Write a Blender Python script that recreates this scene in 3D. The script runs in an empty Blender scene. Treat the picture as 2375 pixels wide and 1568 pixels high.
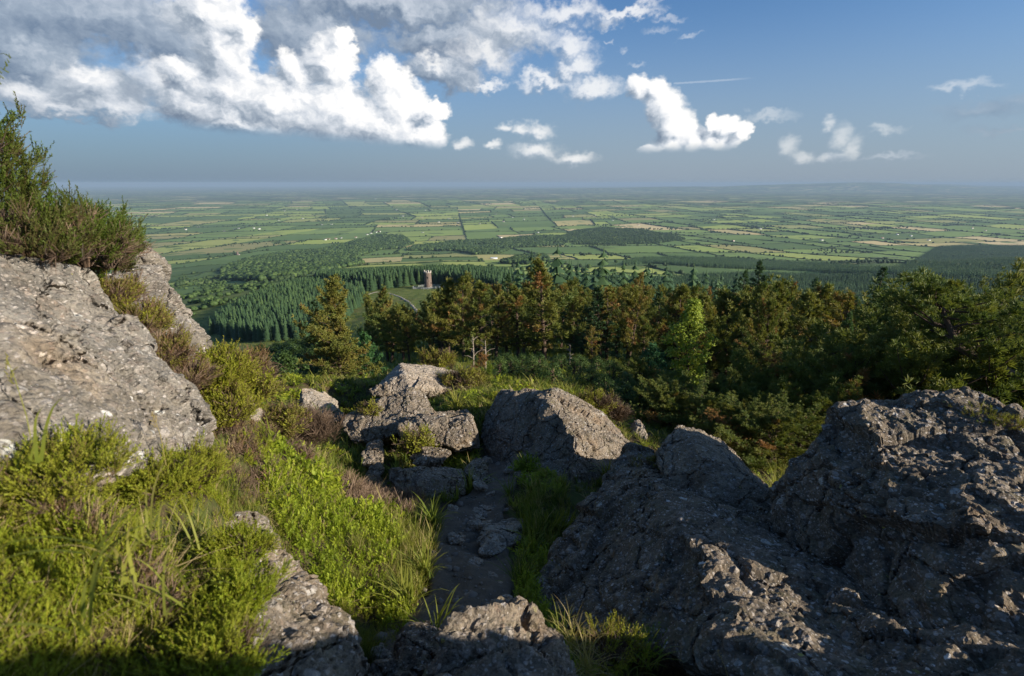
import bpy, bmesh, math, random
import numpy as np
from mathutils import Vector, Matrix
from mathutils.bvhtree import BVHTree

random.seed(11)
rng = np.random.default_rng(11)
SC = bpy.context.scene
COL = SC.collection
R_ = math.radians

# ------------------------------------------------------------------ camera
F = 1187.0                                   # focal length in units of the 2374 px wide reference grid
PITCH = R_(16.83)
CP, SP = math.cos(PITCH), math.sin(PITCH)
cam = bpy.data.cameras.new('camera')
cam.lens, cam.sensor_width = 18.0, 36.0
cam.clip_start, cam.clip_end = 0.05, 300000.0
cam.dof.use_dof = True
cam.dof.focus_distance = 9.0
cam.dof.aperture_fstop = 3.2
camo = bpy.data.objects.new('camera', cam)
camo.rotation_euler = (math.pi / 2 - PITCH, 0, 0)
COL.objects.link(camo)
SC.camera = camo


def at(dx, dy, d):
    """a point of the place at depth d seen at (dx, dy)"""
    u, v = (dx - 1187) / F, (784 - dy) / F
    return np.stack([np.asarray(u * d, float), np.asarray((CP + v * SP) * d, float), np.asarray((v * CP - SP) * d, float)], -1)


def proj(p):
    p = np.asarray(p, float)
    d = p[..., 1] * CP - p[..., 2] * SP
    up = p[..., 1] * SP + p[..., 2] * CP
    d = np.where(d < 1e-3, 1e-3, d)
    return 1187 + F * p[..., 0] / d, 784 - F * up / d, d


# ------------------------------------------------------------------ noise
_perm = rng.permutation(256)
_perm = np.concatenate([_perm, _perm, _perm])
_g = rng.normal(size=(256, 3))
_g /= np.linalg.norm(_g, axis=1)[:, None]


def perlin(p):
    pi = np.floor(p).astype(np.int64)
    pf = p - pi
    pi &= 255
    u = pf * pf * pf * (pf * (pf * 6 - 15) + 10)
    out = np.zeros(len(p))
    for a in (0, 1):
        for b in (0, 1):
            for c in (0, 1):
                h = _perm[_perm[_perm[(pi[:, 0] + a) & 255] + ((pi[:, 1] + b) & 255)] + ((pi[:, 2] + c) & 255)]
                w = (u[:, 0] if a else 1 - u[:, 0]) * (u[:, 1] if b else 1 - u[:, 1]) * (u[:, 2] if c else 1 - u[:, 2])
                out += w * (_g[h] * (pf - np.array([a, b, c]))).sum(1)
    return out * 1.6


def fbm(p, octv=4, gain=0.5, lac=2.03):
    s, a = np.zeros(len(p)), 1.0
    q = np.array(p, float)
    for i in range(octv):
        s += a * perlin(q + i * 17.3)
        q = q * lac
        a *= gain
    return s


def fbm2(x, y, sc, octv=3, z=0.0):
    x = np.asarray(x, float)
    sh = x.shape
    p = np.stack([x.ravel() / sc, np.asarray(y, float).ravel() / sc, np.full(x.size, z)], 1)
    return fbm(p, octv).reshape(sh)


def sstep(a, b, x):
    t = np.clip((x - a) / (b - a), 0, 1)
    return t * t * (3 - 2 * t)


# ------------------------------------------------------------------ mesh building
class MB:
    def __init__(self):
        self.v, self.q, self.t, self.a, self.n = [], [], [], [], 0

    def add(self, v, q=None, t=None, tint=0.5):
        v = np.asarray(v, np.float32).reshape(-1, 3)
        self.v.append(v)
        if q is not None and len(q):
            self.q.append(np.asarray(q, np.int64).reshape(-1, 4) + self.n)
        if t is not None and len(t):
            self.t.append(np.asarray(t, np.int64).reshape(-1, 3) + self.n)
        self.a.append(np.broadcast_to(np.asarray(tint, np.float32), (len(v),)))
        self.n += len(v)

    def scatter(self, tv, tq, tt, pos, rot, scale, tint, vt=None):
        """copies of a small template: pos (N,3), rot (N,3,3), scale (N,) or (N,3), tint (N,)"""
        pos = np.asarray(pos, float)
        N = len(pos)
        if N == 0:
            return
        sc = np.asarray(scale, float)
        if sc.ndim == 1:
            sc = sc[:, None]
        V = tv[None, :, :] * (sc[:, None, :] * np.ones(3))
        V = np.einsum('nij,nkj->nki', rot, V) + pos[:, None, :]
        off = (np.arange(N) * len(tv))[:, None, None]
        q = (tq[None] + off).reshape(-1, 4) if tq is not None and len(tq) else None
        t = (tt[None] + off).reshape(-1, 3) if tt is not None and len(tt) else None
        ti = np.repeat(np.asarray(tint, float), len(tv))
        if vt is not None:
            ti = ti + np.tile(vt, N)
        self.add(V.reshape(-1, 3), q, t, ti)

    def mesh(self, name, mat, smooth=False):
        me = bpy.data.meshes.new(name)
        if self.n:
            V = np.concatenate(self.v)
            Q = np.concatenate(self.q) if self.q else np.zeros((0, 4), np.int64)
            T = np.concatenate(self.t) if self.t else np.zeros((0, 3), np.int64)
            me.vertices.add(len(V))
            me.vertices.foreach_set('co', V.astype(np.float32).ravel())
            me.loops.add(Q.size + T.size)
            me.loops.foreach_set('vertex_index', np.concatenate([Q.ravel(), T.ravel()]).astype(np.int32))
            me.polygons.add(len(Q) + len(T))
            st = np.concatenate([np.arange(len(Q)) * 4, Q.size + np.arange(len(T)) * 3])
            me.polygons.foreach_set('loop_start', st.astype(np.int32))
            me.update(calc_edges=True)
            at_ = me.attributes.new('tint', 'FLOAT', 'POINT')
            at_.data.foreach_set('value', np.concatenate(self.a).astype(np.float32))
            if smooth:
                me.polygons.foreach_set('use_smooth', np.ones(len(me.polygons), bool))
        for m in (mat if isinstance(mat, (list, tuple)) else [mat]):
            me.materials.append(m)
        return me

    def build(self, name, mat, parent=None, smooth=False, loc=None):
        o = bpy.data.objects.new(name, self.mesh(name, mat, smooth))
        COL.objects.link(o)
        if parent is not None:
            o.parent = parent
        if loc is not None:
            o.location = loc
        return o


def thing(o, label, cat, group=None):
    o['label'] = label
    o['category'] = cat
    if group:
        o['group'] = group
    return o


def empty(name, loc, label, cat, group=None, rz=0.0):
    o = bpy.data.objects.new(name, None)
    o.empty_display_size = 0.2
    o.location = Vector([float(c) for c in loc])
    o.rotation_euler = (0, 0, rz)
    COL.objects.link(o)
    return thing(o, label, cat, group)


def copy_tree(root, loc, rz=0.0, sc=(1, 1, 1), label=None, group=None, tilt=(0, 0)):
    r = root.copy()
    COL.objects.link(r)
    r.location = Vector([float(c) for c in loc])
    r.rotation_euler = (tilt[0], tilt[1], rz)
    r.scale = sc
    if label:
        r['label'] = label
    if group:
        r['group'] = group
    for ch in list(root.children):
        c = ch.copy()
        COL.objects.link(c)
        c.parent = r
        for g in list(ch.children):
            d = g.copy()
            COL.objects.link(d)
            d.parent = c
    return r


def tube(mb, pts, rad, sides=6, tint=0.5, cap=True):
    pts = np.asarray(pts, float)
    rad = np.broadcast_to(np.asarray(rad, float), (len(pts),))
    tan = np.gradient(pts, axis=0)
    tan /= np.linalg.norm(tan, axis=1)[:, None] + 1e-9
    ref = np.array([0.0, 0.0, 1.0]) if abs(tan[0, 2]) < 0.8 else np.array([1.0, 0.0, 0.0])
    a = np.cross(tan, ref)
    a /= np.linalg.norm(a, axis=1)[:, None] + 1e-9
    b = np.cross(tan, a)
    th = np.arange(sides) * 2 * math.pi / sides
    V = pts[:, None] + rad[:, None, None] * (np.cos(th)[None, :, None] * a[:, None] + np.sin(th)[None, :, None] * b[:, None])
    n = len(pts)
    i, j = np.meshgrid(np.arange(n - 1), np.arange(sides), indexing='ij')
    k = (j + 1) % sides
    q = np.stack([i * sides + j, i * sides + k, (i + 1) * sides + k, (i + 1) * sides + j], -1).reshape(-1, 4)
    mb.add(V.reshape(-1, 3), q, None, tint)


def rot_from_axis(z, roll=None):
    """rotation matrices turning +Z to the vectors z (N,3)"""
    z = np.asarray(z, float)
    z = z / (np.linalg.norm(z, axis=1)[:, None] + 1e-9)
    r = np.where(np.abs(z[:, 2:3]) < 0.95, np.array([[0, 0, 1.0]]), np.array([[1.0, 0, 0]]))
    x = np.cross(r, z)
    x /= np.linalg.norm(x, axis=1)[:, None] + 1e-9
    y = np.cross(z, x)
    if roll is not None:
        c, s = np.cos(roll)[:, None], np.sin(roll)[:, None]
        x, y = c * x + s * y, -s * x + c * y
    return np.stack([x, y, z], -1)


def in_poly(x, y, poly):
    x = np.asarray(x, float)
    y = np.asarray(y, float)
    c = np.zeros(x.shape, bool)
    n = len(poly)
    for i in range(n):
        x1, y1 = poly[i]
        x2, y2 = poly[(i + 1) % n]
        if y1 == y2:
            continue
        m = ((y1 > y) != (y2 > y)) & (x < (x2 - x1) * (y - y1) / (y2 - y1) + x1)
        c ^= m
    return c


# ------------------------------------------------------------------ the lie of the land
LR = np.log(np.array([15, 22, 30, 60, 100, 160, 226, 300, 400, 475, 560, 800, 1200, 1600, 2000, 2400, 3000, 4500, 7000, 12000, 80000.]))
AZS = np.array([-180, -90, -60, -40, -25, -8, 10, 28, 38, 46, 60, 90, 180.])
_far = [-138, -195, -240, -280, -312, -350, -385, -399, -400, -400]
_far = [-138, -195, -240, -280, -312, -350, -385, -399, -400, -400]
PROF = np.array([
    [-3, -4, -6, -12, -20, -32, -45, -60, -80, -95, -110, -160, -220, -270, -300, -330, -360, -388, -400, -400, -400],
    [-6, -9, -12, -22, -35, -52, -68, -82, -97, -107, -120, -160, -222, -270, -300, -330, -360, -388, -400, -400, -400],
    [-9, -12, -15.5, -27, -40, -56, -71, -84, -98, -106, -118, -156, -220, -268, -300, -328, -360, -388, -400, -400, -400],
    [-8.6, -11.8, -15, -26, -38.5, -54, -69, -80, -94, -102, -112, -150, -214, -262, -298, -326, -358, -388, -400, -400, -400],
    [-6.2, -9, -12, -22, -34, -50, -66, -75.5, -86.5, -92.5, -101] + _far,
    [-5.9, -8.1, -10.6, -18.6, -28, -42, -57, -70, -83, -90.5, -98] + _far,
    [-5.8, -8, -10.2, -18, -27, -39.5, -52.5, -68, -86, -98, -110, -146, -198, -241, -280, -312, -350, -385, -399, -400, -400],
    [-7.6, -9.9, -12.0, -18.9, -27, -40, -54, -70, -90, -105, -119, -152, -198, -240, -278, -311, -350, -385, -399, -400, -400],
    [-7.6, -9.9, -12.0, -18.9, -27, -40, -54, -70, -90, -105, -119, -150, -188, -212, -236, -280, -340, -385, -399, -400, -400],
    [-7.6, -9.9, -12.0, -18.9, -27, -40, -54, -70, -90, -105, -119, -150, -182, -198, -212, -236, -320, -385, -399, -400, -400],
    [-7.6, -9.9, -12.0, -18.9, -27, -40, -54, -70, -90, -105, -119, -148, -176, -190, -200, -220, -310, -385, -399, -400, -400],
    [-5, -7, -9, -16, -25, -38, -52, -68, -88, -103, -116, -150, -190, -220, -240, -280, -340, -388, -400, -400, -400],
    [-3, -4, -6, -12, -20, -32, -45, -60, -80, -95, -110, -160, -220, -270, -300, -330, -360, -388, -400, -400, -400]])

# ground under the near rocks and plants: (grid x, grid y, depth) or world points
_cp = [(60, 1500, 1.0), (300, 1500, 1.15), (520, 1500, 1.4), (100, 1250, 1.2), (350, 1250, 1.4), (560, 1250, 1.95), (50, 1020, 1.5),
       (300, 1030, 2.0), (460, 1020, 2.5), (640, 1120, 3.9), (700, 1260, 3.6), (800, 1450, 3.1), (900, 1580, 2.7), (960, 1370, 3.7),
       (1000, 1270, 4.4), (850, 1170, 5.0), (750, 1070, 5.5), (640, 1010, 4.9), (570, 960, 4.2), (500, 870, 4.3), (430, 860, 3.9), (420, 760, 4.2),
       (620, 900, 11), (700, 875, 13.5), (850, 860, 15.5), (1000, 850, 16.5), (1130, 890, 14), (1050, 912, 12), (960, 995, 10), (1080, 985, 10),
       (700, 1020, 8.5), (760, 1085, 7.4), (880, 1098, 7.9), (1000, 1105, 7.9), (1120, 1085, 8.0), (1120, 1005, 9.6), (620, 960, 7.0),
       (1090, 1185, 6.3), (1060, 1305, 4.75), (1100, 1405, 3.85), (1050, 1490, 3.2), (1180, 1105, 7.3), (1200, 1310, 4.7), (1230, 1190, 6.0),
       (1180, 1410, 3.85), (1500, 1020, 10), (1420, 1095, 7.6), (1700, 1110, 8.5), (1800, 1120, 7.2), (1400, 1420, 4.1), (1600, 1500, 3.6), (1900, 1540, 3.0),
       (2300, 1540, 2.7), (1400, 1540, 2.9), (960, 1500, 3.0),
       (640, 1450, 2.5), (600, 1520, 2.15), (720, 1580, 2.45), (570, 1310, 2.7), (700, 1420, 2.95), (820, 1600, 2.6), (640, 1300, 3.3), (480, 1560, 1.4), (470, 1380, 1.5)]
_wp = [(0, 0, -2.1), (0.9, 0.4, -2.2), (-0.9, 0.0, -1.0), (-2, 0, -0.5), (-3, 2.6, -0.6), (2.4, 0, -2.2), (0, -3, -1.8), (3, -3, -2), (-3, -3, -0.6),
       (-4.5, 4, -0.9), (-6, 0, -0.6), (-6.5, 5.5, -3.2), (-4.2, 7, -4.0), (-8, 9, -6.6), (-5, 12, -6.4), (-9.5, 3, -3.5), (6, 5, -4.0), (8, 9, -5.6), (9, 3, -2.8),
       (6, 0, -2.2), (5, 12, -6.3), (0, 14, -5.5), (-10, -8, -2.5), (10, -8, -2.5), (0, -14, -3.2), (14, 4, -6.0), (12, 12, -8.2), (-13, 0, -5), (-3.6, 9.5, -5.0), (-2.9, 5.6, -2.9)]
CPTS = np.concatenate([np.array([at(*c) for c in _cp]), np.array(_wp, float)])
for _i, _c in enumerate(_cp):                 # the outlines were taken at the top of the plants
    if not (1000 < _c[0] < 1250 and _c[1] > 1100):
        CPTS[_i, 2] -= 0.15 if _c[2] > 2.6 else 0.26


def _phi(r2):
    return 0.5 * r2 * np.log(r2 + 1e-6)


def _solve_rbf():
    n = len(CPTS)
    xy = CPTS[:, :2]
    K = _phi(((xy[:, None] - xy[None]) ** 2).sum(-1)) + np.eye(n) * 0.02
    P = np.concatenate([np.ones((n, 1)), xy], 1)
    A = np.block([[K, P], [P.T, np.zeros((3, 3))]])
    return np.linalg.solve(A, np.concatenate([CPTS[:, 2], np.zeros(3)]))


_W = _solve_rbf()


def h_near(x, y):
    out = np.empty(len(x))
    for s in range(0, len(x), 20000):
        xs, ys = x[s:s + 20000], y[s:s + 20000]
        r2 = (xs[:, None] - CPTS[None, :, 0]) ** 2 + (ys[:, None] - CPTS[None, :, 1]) ** 2
        out[s:s + 20000] = _phi(r2) @ _W[:-3] + _W[-3] + _W[-2] * xs + _W[-1] * ys
    return out


def h_far(r, az):
    i = np.clip(np.searchsorted(AZS, az) - 1, 0, len(AZS) - 2)
    f = (az - AZS[i]) / (AZS[i + 1] - AZS[i])
    f = f * f * (3 - 2 * f)
    z = np.zeros(len(r))
    for k, w in ((-0.12, .25), (0, .5), (0.12, .25)):
        lr = np.clip(np.log(r) + k, LR[0], LR[-1])
        j = np.clip(np.searchsorted(LR, lr) - 1, 0, len(LR) - 2)
        g = (lr - LR[j]) / (LR[j + 1] - LR[j])
        a = PROF[i, j] * (1 - g) + PROF[i, j + 1] * g
        b = PROF[i + 1, j] * (1 - g) + PROF[i + 1, j + 1] * g
        z += w * (a * (1 - f) + b * f)
    return z


def height(x, y):
    x = np.atleast_1d(np.asarray(x, float))
    y = np.atleast_1d(np.asarray(y, float))
    sh = x.shape
    x, y = x.ravel(), y.ravel()
    r = np.hypot(x, y)
    az = np.degrees(np.arctan2(x, y))
    z = h_far(np.maximum(r, 1.0), az)
    w = 1 - sstep(11, 20, r)
    m = w > 0
    if m.any():
        z[m] = z[m] * (1 - w[m]) + h_near(x[m], y[m]) * w[m]
    z += fbm2(x, y, 0.6, 3) * 0.06 * (1 - sstep(20, 60, r)) * sstep(0.0, 2, r)
    z += fbm2(x, y, 6.0, 3) * 0.45 * sstep(9, 40, r) * (1 - sstep(900, 2500, r))
    z += fbm2(x, y, 420.0, 3) * 7.0 * sstep(500, 1400, r) * (1 - sstep(5000, 12000, r))
    return z.reshape(sh)


def hgt(x, y):
    return float(height([x], [y])[0])


def hit(dx, dy, dmin=0.8):
    """where the sight line through (dx, dy) meets the ground"""
    dx = np.atleast_1d(np.asarray(dx, float))
    dy = np.atleast_1d(np.asarray(dy, float))
    ts = np.exp(np.linspace(math.log(dmin), math.log(60000), 420))
    out = np.zeros((len(dx), 3))
    for i in range(len(dx)):
        p = at(dx[i], dy[i], ts)
        s = p[:, 2] - height(p[:, 0], p[:, 1])
        k = np.argmax(s < 0)
        if not (s < 0).any():
            out[i] = p[-1]
            continue
        k = max(k, 1)
        f = s[k - 1] / (s[k - 1] - s[k] + 1e-9)
        t = ts[k - 1] + f * (ts[k] - ts[k - 1])
        q = at(dx[i], dy[i], t)
        q[2] = hgt(q[0], q[1])
        out[i] = q
    return out
# ------------------------------------------------------------------ node helpers
class NT:
    def __init__(self, tree):
        self.t = tree
        self.n = tree.nodes
        self.l = tree.links

    def node(self, kind, **kw):
        n = self.n.new(kind)
        for k, v in kw.items():
            setattr(n, k, v)
        return n

    def link(self, a, b):
        self.l.new(a, b)

    def _in(self, sock, v):
        if v is None:
            return
        if hasattr(v, 'is_output') or isinstance(v, bpy.types.NodeSocket):
            self.l.new(v, sock)
        else:
            sock.default_value = v

    def m(self, op, a, b=None, c=None, clamp=False):
        n = self.node('ShaderNodeMath', operation=op)
        n.use_clamp = clamp
        self._in(n.inputs[0], a)
        self._in(n.inputs[1], b)
        self._in(n.inputs[2], c)
        return n.outputs[0]

    def vm(self, op, a, b=None, scale=None):
        n = self.node('ShaderNodeVectorMath', operation=op)
        self._in(n.inputs[0], a)
        if b is not None:
            self._in(n.inputs[1], b)
        if scale is not None:
            self._in(n.inputs['Scale'], scale)
        return n.outputs['Value'] if op in ('LENGTH', 'DOT_PRODUCT', 'DISTANCE') else n.outputs['Vector']

    def noise(self, vec, scale, detail=4, rough=0.55, dist=0.0, color=False):
        n = self.node('ShaderNodeTexNoise')
        n.noise_dimensions = '3D'
        if vec is not None:
            self.l.new(vec, n.inputs['Vector'])
        n.inputs['Scale'].default_value = scale
        n.inputs['Detail'].default_value = detail
        n.inputs['Roughness'].default_value = rough
        n.inputs['Distortion'].default_value = dist
        return n.outputs['Color' if color else 'Fac']

    def voro(self, vec, scale, feature='F1', rand=1.0):
        n = self.node('ShaderNodeTexVoronoi', feature=feature)
        if vec is not None:
            self.l.new(vec, n.inputs['Vector'])
        n.inputs['Scale'].default_value = scale
        n.inputs['Randomness'].default_value = rand
        return n

    def ramp(self, fac, stops, interp='LINEAR'):
        n = self.node('ShaderNodeValToRGB')
        n.color_ramp.interpolation = interp
        e = n.color_ramp.elements
        while len(e) < len(stops):
            e.new(0.5)
        for el, (p, c) in zip(e, stops):
            el.position = p
            el.color = (*c, 1) if len(c) == 3 else c
        self._in(n.inputs[0], fac)
        return n.outputs[0]

    def step(self, a, b, x):
        n = self.node('ShaderNodeMapRange', interpolation_type='SMOOTHSTEP')
        self._in(n.inputs['Value'], x)
        self._in(n.inputs['From Min'], a)
        self._in(n.inputs['From Max'], b)
        return n.outputs[0]

    def mix(self, fac, a, b, kind='MIX'):
        n = self.node('ShaderNodeMix', data_type='RGBA', blend_type=kind)
        n.clamp_factor = True
        self._in(n.inputs[0], fac)
        for s, v in ((n.inputs[6], a), (n.inputs[7], b)):
            if isinstance(v, tuple):
                s.default_value = (*v, 1) if len(v) == 3 else v
            else:
                self._in(s, v)
        return n.outputs[2]


def new_mat(name):
    m = bpy.data.materials.new(name)
    m.use_nodes = True
    t = NT(m.node_tree)
    t.n.clear()
    out = t.node('ShaderNodeOutputMaterial')
    return m, t, out


def principled(t, out, col, rough=0.9, bump=None, spec=0.2):
    p = t.node('ShaderNodeBsdfPrincipled')
    t._in(p.inputs['Base Color'], (*col, 1) if isinstance(col, tuple) else col)
    t._in(p.inputs['Roughness'], rough)
    p.inputs['Specular IOR Level'].default_value = spec
    if bump is not None:
        t.link(bump, p.inputs['Normal'])
    t.link(p.outputs[0], out.inputs['Surface'])
    return p


def bump(t, h, strength=0.5, dist=0.02):
    b = t.node('ShaderNodeBump')
    b.inputs['Strength'].default_value = strength
    b.inputs['Distance'].default_value = dist
    t.link(h, b.inputs['Height'])
    return b.outputs[0]


def mat_leaf(name, stops, translucent=0.35, rough=0.6, noise_amt=0.25, spec=0.25):
    """leaf or needle colour picked by the per-plant 'tint' attribute, part of the light passes through"""
    m, t, out = new_mat(name)
    a = t.node('ShaderNodeAttribute', attribute_name='tint')
    info = t.node('ShaderNodeObjectInfo')
    r = t.m('MULTIPLY', t.m('SUBTRACT', info.outputs['Random'], 0.5), noise_amt)
    f = t.m('ADD', a.outputs['Fac'], r, clamp=True)
    col = t.ramp(f, stops)
    p = t.node('ShaderNodeBsdfPrincipled')
    t.link(col, p.inputs['Base Color'])
    p.inputs['Roughness'].default_value = rough
    p.inputs['Specular IOR Level'].default_value = spec
    tr = t.node('ShaderNodeBsdfTranslucent')
    t.link(t.mix(1.0, col, (1.0, 1.0, 0.55), 'MULTIPLY'), tr.inputs['Color'])
    mx = t.node('ShaderNodeMixShader')
    mx.inputs[0].default_value = translucent
    t.link(p.outputs[0], mx.inputs[1])
    t.link(tr.outputs[0], mx.inputs[2])
    t.link(mx.outputs[0], out.inputs['Surface'])
    return m


def mat_plain(name, col, rough=0.8, var=0.25, scale=8.0, bscale=30.0, bstr=0.3, bdist=0.01, spec=0.3):
    m, t, out = new_mat(name)
    tc = t.node('ShaderNodeTexCoord')
    n = t.noise(tc.outputs['Object'], scale, 5, 0.6)
    c = t.mix(n, tuple(x * (1 - var) for x in col), tuple(min(1, x * (1 + var)) for x in col))
    b = bump(t, t.noise(tc.outputs['Object'], bscale, 4), bstr, bdist)
    principled(t, out, c, rough, b, spec)
    return m


def mat_rock(name, base=(0.20, 0.165, 0.125), pebble=1.0, light=0.5, moss=0.0, disp=0.018, scale=1.0):
    """pebbly conglomerate: clasts of many greys and pinks in a sandy matrix, quartz, pale and yellow lichen, dark algae"""
    m, t, out = new_mat(name)
    tc = t.node('ShaderNodeTexCoord')
    P = tc.outputs['Object']
    mp = t.node('ShaderNodeMapping')                    # the beds dip, so clasts lie flattened along them
    mp.inputs['Rotation'].default_value = (0.5, 0.25, 0.3)
    mp.inputs['Scale'].default_value = (1.0, 1.0, 1.7)
    t.link(P, mp.inputs['Vector'])
    w = t.vm('ADD', mp.outputs[0], t.vm('SCALE', t.noise(P, 9 * scale, 3, color=True), scale=0.05))
    v1 = t.voro(w, 15 * scale)
    v2 = t.voro(w, 38 * scale)
    v3 = t.voro(w, 80 * scale)
    big = t.noise(P, 1.3 * scale, 5, 0.6)
    med = t.noise(P, 5.5 * scale, 6, 0.65)
    fine = t.noise(P, 60 * scale, 5, 0.7)

    def rnd(v):
        s = t.node('ShaderNodeSeparateColor')
        t.link(v.outputs['Color'], s.inputs[0])
        return s.outputs
    r1, r2, r3 = rnd(v1), rnd(v2), rnd(v3)
    # clast masks: some cells are stones, the rest is matrix
    c1 = t.m('MULTIPLY', t.step(0.50, 0.56, r1[0]), t.step(0.52, 0.40, v1.outputs['Distance']))
    c2 = t.m('MULTIPLY', t.step(0.42, 0.48, r2[0]), t.step(0.55, 0.42, v2.outputs['Distance']))
    c3 = t.m('MULTIPLY', t.step(0.45, 0.5, r3[0]), t.step(0.55, 0.42, v3.outputs['Distance']))
    dk = tuple(x * 0.62 for x in base)
    lt = tuple(min(1, x * 1.45) for x in base)
    col = t.mix(t.step(0.32, 0.68, med), dk, lt)
    col = t.mix(t.step(0.35, 0.7, big), col, t.mix(1.0, col, (1.1, 1.02, 0.9), 'MULTIPLY'))
    stone = [(0.0, tuple(x * 0.55 for x in base)), (0.35, base), (0.6, (base[0] * 1.25, base[1] * 1.1, base[2] * 1.05)), (0.8, (0.34, 0.30, 0.26)), (1.0, (0.5, 0.46, 0.42))]
    col = t.mix(t.m('MULTIPLY', c3, 0.8), col, t.ramp(r3[1], stone))
    col = t.mix(t.m('MULTIPLY', c2, 0.85), col, t.ramp(r2[1], stone))
    col = t.mix(t.m('MULTIPLY', c1, 0.5), col, t.ramp(r1[1], stone))
    col = t.mix(t.m('MULTIPLY', t.step(0.5, 0.66, fine), 0.7), col, t.mix(1.0, col, (0.55, 0.53, 0.5), 'MULTIPLY'))
    # dark algae in broad stains, pale and yellow lichen in ragged spots
    stain = t.m('MULTIPLY', t.step(0.5, 0.68, t.noise(P, 2.6 * scale, 6, 0.7)), 0.55)
    col = t.mix(stain, col, (0.055, 0.05, 0.042))
    lw = t.vm('ADD', P, t.vm('SCALE', t.noise(P, 22 * scale, 4, color=True), scale=0.07))
    lv = t.voro(lw, 7.5 * scale)
    lr = rnd(lv)
    spot = t.m('MULTIPLY', t.step(1 - 0.5 * light, 1 - 0.5 * light + 0.03, lr[0]),
               t.m('LESS_THAN', lv.outputs['Distance'], t.m('MULTIPLY_ADD', lr[1], 0.26, 0.10)))
    spot = t.m('MULTIPLY', spot, t.step(0.36, 0.52, fine))
    patch = t.step(0.46, 0.60, t.noise(t.vm('ADD', P, (5.2, 1.1, 8.3)), 1.9 * scale, 4, 0.6))
    spot = t.m('MULTIPLY', spot, patch)
    col = t.mix(t.m('MULTIPLY', spot, 0.85), col, (0.50, 0.50, 0.46))
    lv2 = t.voro(lw, 19 * scale)
    l2 = rnd(lv2)
    sp2 = t.m('MULTIPLY', t.step(1 - 0.3 * light, 1 - 0.3 * light + 0.02, l2[0]), t.m('MULTIPLY', t.m('MULTIPLY_ADD', patch, 0.75, 0.25), t.m('LESS_THAN', lv2.outputs['Distance'], t.m('MULTIPLY_ADD', l2[1], 0.28, 0.08))))
    col = t.mix(t.m('MULTIPLY', sp2, 0.85), col, t.ramp(l2[2], [(0, (0.62, 0.6, 0.56)), (0.75, (0.48, 0.48, 0.44)), (0.85, (0.36, 0.35, 0.09)), (1, (0.36, 0.33, 0.1))], 'CONSTANT'))
    rust = t.m('MULTIPLY', t.step(0.56, 0.72, t.noise(t.vm('ADD', P, (3.1, 7.7, 1.3)), 2.1 * scale, 5, 0.6)), 0.28)
    col = t.mix(rust, col, t.mix(1.0, col, (1.35, 0.95, 0.55), 'MULTIPLY'))
    if moss > 0:
        ge = t.node('ShaderNodeNewGeometry')
        sx = t.node('ShaderNodeSeparateXYZ')
        t.link(ge.outputs['Normal'], sx.inputs[0])
        mm = t.m('MULTIPLY', t.step(0.35, 0.8, sx.outputs[2]), t.step(0.5, 0.62, t.noise(P, 6.5 * scale, 6, 0.7)))
        col = t.mix(t.m('MULTIPLY', mm, moss), col, t.mix(fine, (0.09, 0.10, 0.02), (0.17, 0.14, 0.04)))
    # relief
    h = t.m('MULTIPLY', c1, t.m('SUBTRACT', 0.6, v1.outputs['Distance']))
    h = t.m('ADD', h, t.m('MULTIPLY', t.m('MULTIPLY', c2, t.m('SUBTRACT', 0.6, v2.outputs['Distance'])), 0.55))
    h = t.m('ADD', h, t.m('MULTIPLY', med, 1.1))
    h = t.m('ADD', h, t.m('MULTIPLY', fine, 0.75))
    h = t.m('ADD', h, t.m('MULTIPLY', t.m('MULTIPLY', c3, t.m('SUBTRACT', 0.6, v3.outputs['Distance'])), 0.25))
    crack = t.voro(t.vm('ADD', P, t.vm('SCALE', t.noise(P, 3 * scale, 4, color=True), scale=0.35)), 1.9 * scale, 'DISTANCE_TO_EDGE')
    h = t.m('SUBTRACT', h, t.m('MULTIPLY', t.step(0.025, 0.0, crack.outputs['Distance']), 0.9))
    principled(t, out, col, 0.88, None, 0.18)
    d = t.node('ShaderNodeDisplacement')
    d.inputs['Midlevel'].default_value = 0.7
    d.inputs['Scale'].default_value = disp
    t.link(h, d.inputs['Height'])
    t.link(d.outputs[0], out.inputs['Displacement'])
    m.displacement_method = 'BOTH'
    return m


MAT = {}
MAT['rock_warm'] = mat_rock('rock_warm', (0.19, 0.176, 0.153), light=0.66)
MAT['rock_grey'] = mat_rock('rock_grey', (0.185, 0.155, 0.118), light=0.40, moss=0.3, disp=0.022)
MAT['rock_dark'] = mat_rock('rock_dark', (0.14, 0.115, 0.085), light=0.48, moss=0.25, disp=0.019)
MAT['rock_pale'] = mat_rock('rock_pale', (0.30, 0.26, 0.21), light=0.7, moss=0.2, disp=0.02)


MAT['wedge'] = mat_rock('rock_wedge', (0.20, 0.168, 0.125), light=0.42, disp=0.02)


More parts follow.
